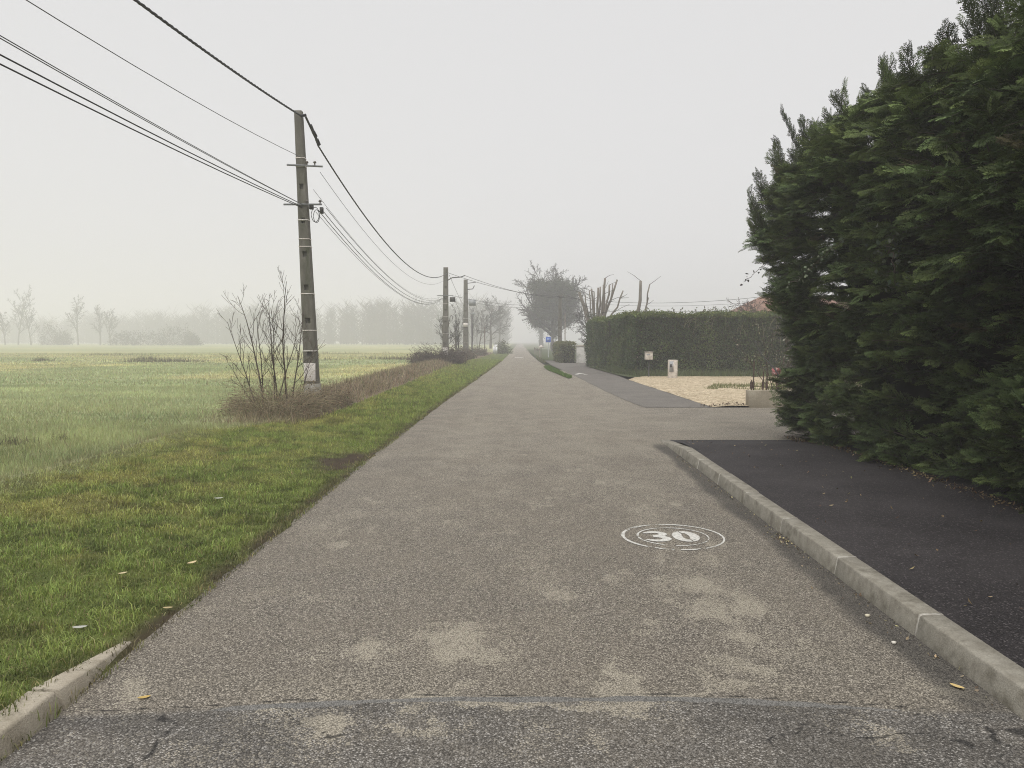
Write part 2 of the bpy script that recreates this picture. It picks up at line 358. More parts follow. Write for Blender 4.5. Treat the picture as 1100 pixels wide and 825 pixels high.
# garden land behind the hedges
ys = np.arange(33.7, 140, 2.); Y, U = np.meshgrid(ys, np.linspace(0, 1, 12), indexing='ij')
gx = interp([(33.7, 4.75), (35, 4.55), (49, 4.15), (52, 4.95), (61, 4.95), (63, 1.55), (140, 1.4)])
X = gx(Y) + U * (70 - gx(Y)); Z = .03 + .03 * U
struct(mk('garden_ground', [(lambda v: (v[0], v[1], np.tile((.06, .075, .03), (len(v[0]), 1))))(gridm(X, Y, Z))], M['field']))
Y, U = np.meshgrid(np.arange(-4, 18.3, 1.), np.linspace(0, 1, 6), indexing='ij'); X = 7.4 + U * 40
struct(mk('garden_ground', [(lambda v: (v[0], v[1], np.tile((.06, .06, .03), (len(v[0]), 1))))(gridm(X, Y, .03 + 0 * X))], M['field']))

# verge and field: turf sheets
def verge_col(x, y):
    yel = sm(.35, .65, fbm(x, y, 2.6, 101)) * sm(-1.6, -4.2, x) * .7; yel = np.maximum(yel, .6 * sm(-4.6, -5.3, x) * (1 - sm(13, 15, y)))
    g = np.stack([.128 + .0 * x, .160 + 0 * x, .042 + 0 * x], -1); yl = np.array([.225, .21, .07])
    c = g * (1 - yel[..., None]) + yl * yel[..., None]
    d = sm(.55, .68, fbm(x, y * 1.6, 3.6, 103)); c = c * (1 - .4 * d[..., None])
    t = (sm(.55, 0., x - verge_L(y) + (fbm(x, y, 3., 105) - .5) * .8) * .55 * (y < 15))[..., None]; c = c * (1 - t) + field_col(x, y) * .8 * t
    soil = soilmask(x, y); return c * (1 - soil[..., None]) + np.array([.07, .052, .035]) * soil[..., None]
def soilmask(x, y):
    n = fbm(x, y, 5., 107)
    s = np.exp(-((x + 2.35) / .33) ** 2 - ((y - 10.1) / .75) ** 2) * 2.3 * (n + .2)
    e = np.exp(-((x - road_L(y)) / (.05 + .16 * fbm(x * 0, y, 1.9, 109))) ** 2) * (n + .3) * (y < 60)
    return np.clip(np.maximum(s, e) * 1.3 - .35, 0, 1)
def field_col(x, y):
    n1 = fbm(x, y, .07, 111); n2 = fbm(x * .5, y * 1.4, .5, 113)
    a = np.array([.35, .385, .205]); b = np.array([.48, .455, .24]); d = np.array([.23, .275, .14])
    t = sm(.4, .62, n1)[..., None]; c = a * (1 - t) + b * t
    hi = sm(.5, .7, fbm(x, y * 2., .35, 115))[..., None]; c = c * (1 + .22 * hi)
    s = sm(.5, .66, n2)[..., None]; c = c * (1 - .5 * s) + d * .5 * s
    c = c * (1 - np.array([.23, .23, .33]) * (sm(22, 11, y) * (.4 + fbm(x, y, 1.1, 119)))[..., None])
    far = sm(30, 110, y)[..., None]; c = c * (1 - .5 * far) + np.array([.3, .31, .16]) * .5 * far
    br = brown(x, y)[..., None]; return c * (1 - br) + np.array([.19, .145, .1]) * br
def brown(x, y):
    n = fbm(x, y, 1.1, 117)
    w = interp([(13, .3), (17, 1.0), (34, 1.9), (46, 1.5), (80, 1.), (110, .3)])(y)
    s = sm(13.2, 15.5, y) * (1 - sm(90, 120, y)) * (1 - sm(w * .7, w * 1.25, (-4.1 - x) * (.7 + .6 * n)))
    e = .7 * np.exp(-((x + 5.5) / .1) ** 2) * (1 - sm(12, 14, y)) * n * 1.2
    m = .9 * np.exp(-((x + 4.9) / .8) ** 2 - ((y - 14.7) / .8) ** 2) * (.5 + n)
    return np.clip(np.maximum(np.maximum(s * 1.1, e), m), 0, 1)
ys = np.concatenate([np.arange(-4, 2.4, .5), np.arange(2.4, 16, .07), np.arange(16, 40, .25), np.arange(40, 400, 4)])
Y, U = np.meshgrid(ys, np.linspace(0, 1, 64), indexing='ij'); X = road_L(Y) + .1 + U * (verge_L(Y) - road_L(Y) - .1)
V, F = gridm(X, Y, hz(X, Y) - .035 * sm(-.04, .09, X - road_L(Y) + .04 * (fbm(X, Y, 9., 33) - .5))); struct(mk('verge', [(V, F[:, ::-1], verge_col(V[:, 0], V[:, 1]) * .7)], M['field'], smooth=True))
ys = np.concatenate([np.arange(-4, 7, .5), np.arange(7, 36, .15), np.arange(36, 90, .7), np.arange(90, 420, 5)])
us = np.concatenate([np.linspace(0, .02, 40, endpoint=False), np.linspace(.02, .12, 50, endpoint=False), np.linspace(.12, 1, 60)])
Y, U = np.meshgrid(ys, us, indexing='ij'); X = verge_L(Y) - U * 400
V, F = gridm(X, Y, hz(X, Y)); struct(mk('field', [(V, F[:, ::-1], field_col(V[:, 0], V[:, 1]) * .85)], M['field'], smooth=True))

# ------------------------------------------------------------------ grass blades
def blades(x, y, z, h, w, col, lean=.5, two=True):
    N = len(x); a = rng.uniform(0, 2 * math.pi, N); l = h * rng.uniform(.1, 1, N) * lean; az = rng.uniform(0, 2 * math.pi, N)
    B = np.stack([x, y, z - .005], 1); sx = np.stack([np.cos(a), np.sin(a), 0 * a], 1) * (w / 2)[:, None]
    dl = np.stack([np.cos(az), np.sin(az), 0 * az], 1)
    tip = B + dl * l[:, None] + np.array([0, 0, 1.]) * (h * np.sqrt(np.clip(1 - .55 * (l / h) ** 2, .2, 1)))[:, None]
    if two:
        midp = B + dl * (l * .3)[:, None] + np.array([0, 0, 1.]) * (h * .6)[:, None]
        V = np.stack([B - sx, B + sx, midp + sx * .8, midp - sx * .8, tip], 1).reshape(-1, 3); k = 5
        i = np.arange(N) * 5; F = [np.stack([i, i + 1, i + 2, i + 3], 1), np.stack([i + 3, i + 2, i + 4], 1)]
    else:
        V = np.stack([B - sx, B + sx, tip], 1).reshape(-1, 3); k = 3; i = np.arange(N) * 3; F = [np.stack([i, i + 1, i + 2], 1)]
    return V, F, np.repeat(col, k, axis=0)
def jitc(c, s): return np.clip(c * rng.uniform(1 - s, 1 + s, (len(c), 1)) * rng.uniform(.92, 1.08, c.shape), .004, 1)
parts = []
for y0, y1, dens, h, w, two in ((.5, 2.3, 4500, .05, .0055, True), (2.3, 5.5, 7000, .05, .0048, True), (5.5, 9, 5200, .052, .006, True), (9, 15, 3000, .055, .009, False), (15, 28, 1100, .07, .016, False), (28, 64, 330, .09, .03, False)):
    n = int(dens * (y1 - y0) * 3.5); y = rng.uniform(y0, y1, n); L = verge_L(y); Rr = road_L(y)
    x = Rr - .0 + rng.uniform(-.02, 1, n) * (L - Rr)
    k = ((x > -.72 * y - .3) | (rng.random(n) < .75)) & (rng.random(n) > soilmask(x, y) * .93); x, y = x[k], y[k]; n = len(x)
    clump = .5 * fbm(x, y, 3.3, 131) + .5 * sm(.3, .72, fbm(x, y * 1.5, 8., 133, 3)); hh = h * (.25 + 1.25 * clump ** 1.4 * 1.3) * rng.uniform(.5, 1.25, n)
    tall = (rng.random(n) < .025); hh = np.where(tall, hh * 1.9, hh)
    c = verge_col(x, y) * (.6 + 1.2 * clump[:, None]) * 1.4
    dry = rng.random(n) < .17; hh = np.where(dry, hh * .75, hh); c = np.where(dry[:, None], np.array([.33, .29, .14]) * rng.uniform(.6, 1.1, (n, 1)), c)
    parts.append(blades(x, y, hz(x, y), hh, np.full(n, w) * rng.uniform(.7, 1.3, n), jitc(c, .4), 1.25, two))
stuff(mk('verge_grass', parts, M['grass']), 'short bright green mown grass along the left edge of the road', 'grass')
parts = []
for y0, y1, dens, h, w in ((1.5, 7.5, 700, .11, .012), (7.5, 14, 1500, .11, .009), (14, 26, 520, .11, .016), (26, 48, 120, .11, .035), (48, 95, 22, .12, .08)):
    wd = 1.35 * y1; A = (y1 - y0) * wd; n = int(dens * A); y = rng.uniform(y0, y1, n); x = verge_L(y) + rng.uniform(-.1, .45, n) * (rng.random(n) < .3) - rng.random(n) * wd
    k = ((x > -.74 * y - .5) | ((x > -1.35 * y - 4) & (rng.random(n) < .5))) & (rng.random(n) > brown(x, y) * .8); x, y = x[k], y[k]; n = len(x)
    cl = fbm(x, y, 1.3, 141); hh = h * (.35 + 1.0 * cl) * rng.uniform(.5, 1.3, n)
    c = field_col(x, y) * (.75 + .6 * cl[:, None]) * 1.12
    dry = rng.random(n) < .16; c = np.where(dry[:, None], np.array([.4, .36, .2]) * rng.uniform(.6, 1.1, (n, 1)), c)
    parts.append(blades(x, y, hz(x, y), hh, np.full(n, w) * rng.uniform(.6, 1.3, n), jitc(c, .3), .8, False))
# dark weedy tussocks out in the field
n = 5200; tx = []; ty = []
for cx, cy, rx, ry, k in ((-26, 56, 3.0, .8, 700), (-17.5, 60, 3.5, .7, 220), (-36, 58, .8, .5, 200), (-7.5, 11.2, .35, .1, 110), (-7.0, 11.7, .2, .1, 60), (-30, 62, 1., .5, 200), (-9.5, 62, 3., .8, 500), (-42, 80, 4, .8, 200), (-22, 90, 6, 1.2, 160)):
    tx.append(rng.normal(cx, rx * .5, k)); ty.append(rng.normal(cy, ry * .5, k))
x = np.concatenate(tx); y = np.concatenate(ty); n = len(x)
parts.append(blades(x, y, hz(x, y), rng.uniform(.1, .42, n) * np.where(y < 20, .5, 1), np.where(y < 20, .012, .05), jitc(np.tile((.14, .125, .075), (n, 1)), .4), .7, False))
stuff(mk('meadow_grass', parts, M['grass']), 'pale dewy meadow grass covering the open field', 'grass')

# dead brown growth along the bank
n = 26000; y = 14 + 62 * rng.random(n) ** 1.7; x = -4.0 - rng.random(n) * 2.9; k = rng.random(n) < brown(x, y) * 1.1; x, y = x[k], y[k]; n = len(x)
sc = np.clip(y / 22, .7, 2.4)
c = np.where(rng.random((n, 1)) < .5, np.array([.22, .17, .115]), np.array([.33, .28, .18])); c = np.where(rng.random((n, 1)) < .12, np.array([.1, .12, .045]), c)
stuff(mk('dead_bracken', [blades(x, y, hz(x, y), rng.uniform(.08, .3, n), .014 * sc, jitc(c, .4), 1.1, False)], M['dead']), 'low brown dead bracken and dry grass along the bank', 'bracken')

# grass island between road and lane, strip at the hedge foot, weeds in the gravel
def patch(name, poly, label, dens, h, w, col, zz=.03, dropn=.0):
    P = np.array(poly, float); x0, y0 = P.min(0); x1, y1 = P.max(0); n = int(dens * (x1 - x0) * (y1 - y0))
    x = rng.uniform(x0, x1, n); y = rng.uniform(y0, y1, n); ins = np.zeros(n, bool); j = len(P) - 1
    for i in range(len(P)):
        cnd = (P[i, 1] > y) != (P[j, 1] > y)
        with np.errstate(divide='ignore', invalid='ignore'):
            ins ^= cnd & (x < (P[j, 0] - P[i, 0]) * (y - P[i, 1]) / (P[j, 1] - P[i, 1]) + P[i, 0])
        j = i
    if dropn: ins &= fbm(x, y, 1.3, 151) > dropn
    x, y = x[ins], y[ins]; n = len(x)
    return stuff(mk(name, [blades(x, y, np.full(n, zz), h * rng.uniform(.4, 1.3, n), np.full(n, w), jitc(np.tile(col, (n, 1)), .4), .8, False)], M['grass']), label, 'grass')
isl = [(2.08, 32.5), (1.96, 34), (1.75, 38), (1.5, 42), (1.46, 46), (1.8, 47.5), (2.02, 42), (2.1, 36.5), (2.3, 33.5)]
P = np.array(isl); struct(mk('grass_island', [(np.c_[P, np.full(len(P), .022)], np.array([list(range(len(P)))]), np.tile((.06, .09, .02), (len(P), 1)))], M['field']))
patch('island_grass', isl, 'small tongue of green grass between road and grey lane', 900, .1, .03, (.1, .17, .03))
patch('hedge_foot_grass', [(4.55, 38), (5.2, 33.9), (13, 33.7), (13, 35.3), (5.3, 35.3), (4.7, 46)], 'strip of rough green grass at the foot of the trimmed hedge', 420, .3, .03, (.1, .13, .045))
patch('gravel_weeds', [(6.0, 24.9), (7.4, 24.3), (10, 23.8), (10.4, 27), (8.6, 28.4), (6.9, 27.4)], 'thin green weeds growing through the pale gravel', 300, .12, .025, (.17, .18, .07), .03, .53)
patch('roadside_grass', [(1.55, 56), (1.9, 54), (2.0, 66), (1.6, 75), (1.5, 66)], 'far strip of grass on the right edge of the road', 60, .1, .05, (.13, .14, .06))

# ------------------------------------------------------------------ kerbs
def stone(y0, y1, prof, fx, zs0=1., zs1=1.):
    n = 5; yy = np.linspace(y0, y1, n); V = []
    for i, y in enumerate(yy):
        s = zs0 + (zs1 - zs0) * i / (n - 1)
        for px, pz in prof: V.append((fx(y) + px, y, pz * s if pz > 0 else pz))
    m = len(prof); F = [np.array([(i * m + j, (i + 1) * m + j, (i + 1) * m + (j + 1) % m, i * m + (j + 1) % m) for i in range(n - 1) for j in range(m)])]
    F += [np.array([list(range(m))]), np.array([list(range((n - 1) * m, n * m))[::-1]])]
    return np.array(V), F
K = thing('kerb', 'long grey concrete kerb edging the dark pavement on the right', 'kerb', (2.2, 6, 0))
prof = [(0, -.08), (.0, .004), (.019, .114), (.027, .122), (.146, .126), (.146, -.08)]
joints = [.0, 1.08, 2.13, 3.16, 4.13, 5.24, 6.4, 7.5, 8.55, 9.6, 10.62, 12.35]
for a, b in zip(joints[:-1], joints[1:]):
    dx = rng.uniform(-.006, .006); dz = rng.uniform(.97, 1.03); last = b > 12
    bevel(mk('kerb_stone', [stone(a + .012, b - .012, prof, lambda y: kx(y) + dx, dz, .12 if last else dz)], M['kerb'], K), .004, 1)
    if b < 12: mk('mortar_joint', [stone(b - .012, b + .012, [(.002, -.05), (.002, .004), (.021, .1125), (.0285, .1205), (.144, .1245), (.144, -.05)], kx)], M['mortar'], K)
K = thing('kerb', 'pale kerb with a tapered end stone beside the mown grass', 'kerb', (-2.0, 3.2, 0))
prof = [(.03, -.08), (.03, .004), (.0, .082), (-.01, .089), (-.12, .092), (-.12, -.08)]
bevel(mk('kerb_stone', [stone(2.32, 3.235, prof, lambda y: -2.0 + 0 * y)], M['kerb_left'], K), .005, 2)
bevel(mk('kerb_stone', [stone(1.3, 2.3, prof, lambda y: -2.0 + 0 * y)], M['kerb_left'], K), .005, 2)
# end stone tapers to nothing
V0 = [(-2.0 + a, 3.26, b) for a, b in prof]; V1 = [(-2.05 + a * .35, 3.98, b * .16 if b > 0 else b) for a, b in prof]
m = len(prof); F = [np.array([(j, m + j, m + (j + 1) % m, (j + 1) % m) for j in range(m)]), np.array([list(range(m))]), np.array([list(range(m, 2 * m))[::-1]])]
o = mk('tapered_end_stone', [(np.array(V0 + V1), F)], M['kerb_left'], K); bevel(o, .01)

# ------------------------------------------------------------------ "30" painted on the road
def cells(mask, x0, x1, y0, y1, s):
    xs = np.arange(x0, x1, s); yy = np.arange(y0, y1, s); X, Y = np.meshgrid(xs, yy); k = mask(X + s / 2, Y + s / 2); X, Y = X[k], Y[k]
    n = len(X); z = np.full(n, .004)
    V = np.stack([np.stack([X, Y, z], 1), np.stack([X + s, Y, z], 1), np.stack([X + s, Y + s, z], 1), np.stack([X, Y + s, z], 1)], 1).reshape(-1, 3)
    return V, (np.arange(n)[:, None] * 4 + np.arange(4)[None])
mc = (1.255, 6.25); MK = thing('road_marking', 'white painted 30 speed marking inside two thin rings on the road', 'road marking', (mc[0], mc[1], .004))
wear = lambda X, Y: fbm(X, Y, 9., 161) + .5 * (fbm(X, Y, 70., 163, 2) - .5)
def ring(r, w):
    def f(X, Y):
        d = np.hypot(X - mc[0], Y - mc[1]); a = np.arctan2(Y - mc[1], X - mc[0]); ww = w * (.55 + .9 * vn(a * 2, 0 * a, 1.1, 167))
        return (np.abs(d - r) < ww) & (wear(X, Y) < .66)
    return f
mk('outer_ring', [cells(ring(.405, .0115), mc[0] - .45, mc[0] + .45, mc[1] - .45, mc[1] + .45, .004)], M['paint'], MK)
mk('inner_ring', [cells(ring(.285, .0072), mc[0] - .33, mc[0] + .33, mc[1] - .33, mc[1] + .33, .004)], M['paint'], MK)
def three(X, Y):
    x = (X - (mc[0] - .135)) / .105; y = (Y - mc[1]) / .165            # -1..1 box
    du = np.hypot(x / .95, (y - .46) / .54); dl = np.hypot(x / 1.05, (y + .42) / .58)
    up = (du < 1) & (np.hypot((x + .1) / .42, (y - .46) / .2) > 1) & ~((x < -.05) & (np.abs(y - .42) < .17)) & (y > 0)
    lo = (dl < 1) & (np.hypot((x + .1) / .45, (y + .42) / .22) > 1) & ~((x < -.05) & (np.abs(y + .38) < .19)) & (y <= .02)
    notch = (x < -.25) & (np.abs(y - .02) < .22)
    return (up | lo) & ~notch & (wear(X, Y) < .95)
def zero(X, Y):
    x = (X - (mc[0] + .105)) / .108; y = (Y - mc[1]) / .17
    return (np.hypot(x, y) < 1) & (np.hypot(x / .26, y / .62) > 1) & (np.abs(x + y * .28) > .05) & (wear(X, Y) < .95)
mk('digit', [cells(three, mc[0] - .26, mc[0] - .01, mc[1] - .2, mc[1] + .2, .004)], M['paint'], MK)
mk('digit', [cells(zero, mc[0] - .01, mc[0] + .25, mc[1] - .2, mc[1] + .2, .004)], M['paint'], MK)
# white mark on the lane, white bar far down the road
tri = lambda X, Y: (np.abs(X - 2.92) < .32 * np.clip((38.1 - Y) / 1.7, 0, 1)) & (Y > 36.4) & (fbm(X, Y, 3., 171) < .72) & ~((np.abs(X - 2.92) < .12) & (Y < 36.9))
o = mk('road_marking', [(lambda v: (v[0] + np.array([0, 0, .008]), v[1]))(cells(tri, 2.5, 3.4, 36.3, 38.2, .03))], M['paint'])
tag(o, 'worn white arrowhead painted on the grey lane by the trimmed hedge', 'road marking')
bar = lambda X, Y: (np.abs(Y - 73) < .9) & (fbm(X, Y, 1.2, 173) < .7)
tag(mk('road_marking', [cells(bar, -.45, .35, 72, 74, .05)], M['paint']), 'short white bar painted across the far end of the road', 'road marking')

# ------------------------------------------------------------------ poles
def utility_pole(x, y, ztop, lean, wb, wt, label, db=.30, dt=.16, straps=(), plate=None, z0=0.):
    """tapered concrete pole with a row of recesses on its road-facing side"""
    t = thing('utility_pole', label, 'utility pole', (x, y, z0), 'concrete utility poles')
    H = ztop - z0; nst = int(H / .36); V = []; F = []
    def sect(z):
        k = (z - z0) / H; return x + lean * k, wb + (wt - wb) * k, db + (dt - db) * k
    zs = np.linspace(z0 - .15, ztop, nst * 3 + 1)
    P = []
    for z in zs:
        cx, w, d = sect(z); P.append([(cx - w / 2, y - d / 2, z), (cx - w * .2, y - d / 2, z), (cx + w * .2, y - d / 2, z), (cx + w / 2, y - d / 2, z), (cx + w / 2, y + d / 2, z), (cx - w / 2, y + d / 2, z)])
    V = [p for r in P for p in r]; Q = []; extra = []
    for i in range(len(zs) - 1):
        a, b = i * 6, i * 6 + 6; rec = (i % 6 == 4) and 3 < i < len(zs) - 10
        for j in range(6):
            if j == 1 and rec: continue
            Q.append((a + j, a + (j + 1) % 6, b + (j + 1) % 6, b + j))
        if rec:
            q = [V[a + 1], V[a + 2], V[b + 2], V[b + 1]]; c0 = len(V)
            V += [(p[0], p[1] + .07, p[2]) for p in q]
            o4 = [a + 1, a + 2, b + 2, b + 1]
            Q.append((c0, c0 + 1, c0 + 2, c0 + 3))
            for k in range(4): Q.append((o4[k], o4[(k + 1) % 4], c0 + (k + 1) % 4, c0 + k))
    top = len(zs) * 6 - 6
    bevel(mk('pole_shaft', [(np.array(V), [np.array(Q), np.array([[top + j for j in range(6)]])])], M['pole'], t), .006, 1)
    for z in straps:
        cx, w, d = sect(z); mk('strap', [box(cx - w / 2 - .006, cx + w / 2 + .006, y - d / 2 - .006, y + d / 2 + .006, z - .011, z + .011)], M['white'], t)
    if plate:
        za, zb = plate; cx, w, d = sect((za + zb) / 2)
        bevel(mk('notice_plate', [box(cx - w * .47, cx + w * .42, y - d / 2 - .03, y - d / 2 - .012, za, zb)], M['white'], t), .006)
        cx, w, d = sect(z0 + .3); mk('pole_footing', [box(cx - w * .5, cx + w * .55, y - d * .5 - .02, y + d * .55, z0 - .1, za - .06)], M['pole_base'], t)
    return t, sect
def arm(t, sect, y, z, xa, xb, tilt=0., pins=()):
    cx, w, d = sect(z)
    o = mk('cross_arm', [tube([(cx + xa, y - d / 2 - .03, z + tilt), (cx + xb, y - d / 2 - .03, z - tilt)], .022, 4)], M['steel'], t)
    for px in pins:
        p = (cx + px, y - d / 2 - .03, z - tilt * 0)
        mk('insulator', [tube([(p[0], p[1], p[2] + .01), (p[0], p[1], p[2] + .05), (p[0], p[1], p[2] + .06), (p[0], p[1], p[2] + .1)], [.015, .015, .04, .025], 8)], M['porcelain'], o)
px1, py1 = -4.96, 18.0
zfor = lambda py_, Yd: CAM_H + (366 - py_) / 830. * Yd
P1, s1 = utility_pole(-4.83, 18., 6.86, -.24, .32, .175, 'tall concrete utility pole standing by the bare shrub, nearest to the camera',
                      straps=[zfor(v, 18.) for v in (173, 182, 238, 258, 266, 316, 355, 377)], plate=(.66, 1.08), z0=.1, db=.25, dt=.14)
arm(P1, s1, 18., zfor(181.5, 18), -.3, .52, .02, (.16, .34)); arm(P1, s1, 18., zfor(222, 18), -.42, .46, -.0, (.12, .42))
cx, w, d = s1(6.75)
mk('cable_clamp', [tube([(cx + .08, 17.9, 6.72), (cx + .2, 17.88, 6.74)], .03, 6), tube([(cx + .17, 17.95, 6.72), (cx + .2, 18.3, 6.55)], .028, 6), tube([(cx + .2, 18.25, 6.6), (cx + .21, 18.9, 6.34)], [.045, .028], 6), tube([(cx + .2, 18.5, 6.52), (cx + .22, 18.62, 6.45)], .05, 6), tube([(cx + .2, 18.8, 6.42), (cx + .22, 18.92, 6.33)], .05, 6)], M['cable'], P1)
a = np.linspace(0, 2 * math.pi, 14)
cx, w, d = s1(4.5)
mk('cable_coil', [tube(np.c_[cx + .28 + .09 * np.cos(a), np.full(14, 17.95), 4.5 + .17 * np.sin(a)], .008, 5), tube(np.c_[cx + .3 + .07 * np.cos(a), np.full(14, 17.98), 4.47 + .15 * np.sin(a)], .008, 5)], M['cable'], P1)
mk('junction_box', [box(cx + .16, cx + .24, 17.88, 17.98, 4.62, 4.74)], M['dark_metal'], P1); mk('junction_box', [box(cx + .40, cx + .47, 17.88, 17.97, 4.52, 4.66)], M['dark_metal'], P1)
P2, s2 = utility_pole(-4.98, 52., 6.5, .05, .42, .3, 'concrete utility pole rising from the dark bramble mound, second along the field', straps=(2.1, 3.2, 4.1), plate=(.62, 1.15), z0=.15, db=.36, dt=.22)
mk('bracket', [tube([(-4.85, 51.9, 5.6), (-4.5, 51.9, 5.8), (-3.9, 51.9, 5.85), (-3.65, 51.9, 5.95)], .035, 5)], M['dark_metal'], P2)
arm(P2, s2, 52., 4.62, -.55, .5)
mk('junction_box', [box(-4.65, -4.3, 51.7, 52., 4.2, 4.5)], M['dark_metal'], P2)
P3, s3 = utility_pole(-4.85, 70., 7.1, 0, .5, .34, 'thick concrete utility pole behind the second one, carrying a box and brackets', straps=(1.4, 3.6), z0=.15, db=.4, dt=.25)
mk('transformer_box', [box(-4.55, -3.95, 69.6, 70.1, 4.75, 5.3)], M['signgrey'], P3)
mk('bracket', [tube([(-4.7, 69.8, 6.2), (-4.2, 69.8, 6.25), (-4.05, 69.8, 6.55)], .04, 5)], M['dark_metal'], P3)
mk('bracket', [tube([(-4.7, 69.8, 6.75), (-3.9, 69.8, 6.85)], .03, 5)], M['dark_metal'], P3)
mk('notice_plate', [box(-5.05, -4.65, 69.72, 69.76, 2.85, 3.2)], M['white'], P3)
P4 = thing('lamp_post', 'thin dark post with a small head behind the box pole', 'lamp post', (-4.9, 80, .1))
mk('post_shaft', [tube([(-4.9, 80, 0), (-4.9, 80, 4.3)], .07, 8)], M['dark_metal'], P4); mk('lamp_head', [box(-5.02, -4.55, 79.9, 80.1, 4.3, 4.48)], M['signgrey'], P4)
o = thing('wire_post', 'thin plain wooden post among the bare saplings left of the road', 'post', (-3.95, 88, .1)); mk('post_shaft', [tube([(-3.95, 88, 0), (-3.95, 88, 3.2)], .07, 6)], M['bark'], o)
P5, s5 = utility_pole(3.45, 66., 5.5, 0, .34, .26, 'pale concrete utility pole on the right, beside the two road signs', db=.3, dt=.2, straps=())
mk('bracket', [tube([(3.2, 65.85, 5.3), (3.75, 65.85, 5.3)], .03, 5)], M['dark_metal'], P5)
o = thing('wire_post', 'thin pale post right of the roadside utility pole, above the small hedge', 'post', (3.65, 62, 0)); mk('post_shaft', [tube([(3.65, 62, 0), (3.65, 62, 3.8)], .045, 6)], M['bark_pale'], o)

# ------------------------------------------------------------------ wires
def wire(a, b, sag, r, mat, label, n=28, name='overhead_wire', twist=False):
    a = np.array(a, float); b = np.array(b, float); t = np.linspace(0, 1, n)[:, None]; p = a + (b - a) * t; p[:, 2] -= (4 * sag * t * (1 - t))[:, 0]
    if twist:
        L = np.linalg.norm(b - a); n2 = int(L / .12); t = np.linspace(0, 1, n2)[:, None]; p = a + (b - a) * t; p[:, 2] -= (4 * sag * t * (1 - t))[:, 0]
        ph = np.linspace(0, L / .5 * 2 * math.pi, n2); parts = []
        for q in range(3):
            pp = p.copy(); pp[:, 0] += r * .95 * np.cos(ph + q * 2.09); pp[:, 2] += r * .95 * np.sin(ph + q * 2.09); parts.append(tube(pp, r, 5))
    else: parts = [tube(p, r, 5)]
    o = mk(name, parts, mat, origin=tuple(a)); return tag(o, label, 'wire' if name == 'overhead_wire' else 'cable', 'overhead lines along the road')
zA, zB1, zB2 = 6.78, zfor(175, 18), zfor(186, 18); yb = -24.
cl, ql = M['cable'], M['wire']
wire((-4.9, yb, 6.9), (-4.98, 17.9, 6.72), 1.26, .013, cl, 'thick black twisted cable rising from the top of the nearest pole out of the frame', name='overhead_cable', twist=True)
wire((-4.88, 18.9, 6.33), (-4.85, 51.9, 6.1), 1.35, .012, cl, 'thick black twisted cable sagging from the top of the nearest pole to the second pole', name='overhead_cable', twist=True)
wire((-5.0, yb, 6.6), (-4.98, 17.85, 5.78), 1.3, .006, ql, 'single thin wire from the upper cross arm out over the field side')
wire((-4.62, 18.1, 5.5), (-4.9, 51.9, 5.75), 1.25, .006, ql, 'single thin wire from the upper cross arm sagging to the second pole')
wire((-4.78, 18.1, 5.1), (-5., 51.9, 4.7), 1.15, .005, ql, 'faint thin wire leaving the pole shaft between the two cross arms')
for k, (dx, za, zb, sag, r, m_, lb) in enumerate(((0, 5.7, 4.72, .6, .006, ql, 'upper thin wire of the pair running from the lower cross arm past the camera'), (.09, 5.62, 4.70, .62, .006, ql, 'lower thin wire of the pair running from the lower cross arm past the camera'),
                                    (.04, 5.1, 4.66, .6, .009, cl, 'upper dark telephone cable from the lower cross arm toward the left frame edge'), (.0, 4.9, 4.64, .62, .009, cl, 'lowest dark telephone cable from the lower cross arm toward the left frame edge'))):
    wire((-4.95 + dx, yb, za), (-4.98 + dx * .3, 17.85, zb), sag, r, m_, lb, name='overhead_cable' if r > .007 else 'overhead_wire')
for k, (xa, za, xb, zb, sag, r, m_, lb) in enumerate(((-4.47, 4.66, -4.88, 4.62, 1.05, .007, cl, 'telephone cable leaving the far tip of the lower cross arm to the second pole'), (-4.6, 4.66, -4.98, 4.58, 1.12, .009, cl, 'upper heavy telephone cable of the bundle sagging to the second pole'),
                                    (-4.66, 4.62, -5.04, 4.52, 1.16, .009, cl, 'middle heavy telephone cable of the bundle sagging to the second pole'), (-4.72, 4.58, -5.06, 4.42, 1.1, .006, ql, 'lowest thin wire of the bundle sagging to the second pole'))):
    wire((xa, 18.05, za), (xb, 51.9, zb), sag, r, m_, lb, name='overhead_cable')
wire((-4.8, 52.1, 6.15), (3.4, 65.9, 5.35), .35, .014, cl, 'upper cable crossing the road from the second pole to the pale right pole', name='overhead_cable')
wire((-3.66, 51.9, 5.95), (3.5, 65.9, 5.2), .3, .014, cl, 'second cable crossing the road from the bracket of the second pole', name='overhead_cable')
wire((-4.5, 52., 4.62), (3.35, 65.9, 4.85), .4, .011, ql, 'lower wire crossing the road from the second pole cross arm')
wire((-4.7, 52., 6.0), (-4.85, 69.8, 4.4), .1, .012, ql, 'wire slanting down between the second pole and the box pole')
wire((-4.4, 51.9, 4.55), (-4.85, 69.8, 3.6), .3, .012, ql, 'low slack wire between the second pole and the box pole')
wire((-4.0, 69.8, 5.), (3.4, 66, 4.6), .3, .012, ql, 'wire crossing the road from the box pole to the pale right pole')
wire((3.5, 66, 5.3), (17.0, 52.0, 4.62), .5, .013, cl, 'upper dark wire above the trimmed hedge running to the tiled house', name='overhead_cable')
wire((3.5, 66, 5.0), (17.4, 52.0, 4.3), .42, .009, ql, 'thin middle wire above the trimmed hedge running to the tiled house')
wire((3.5, 66, 4.6), (17.8, 52.0, 3.9), .45, .009, ql, 'lowest thin wire just above the top of the trimmed hedge')

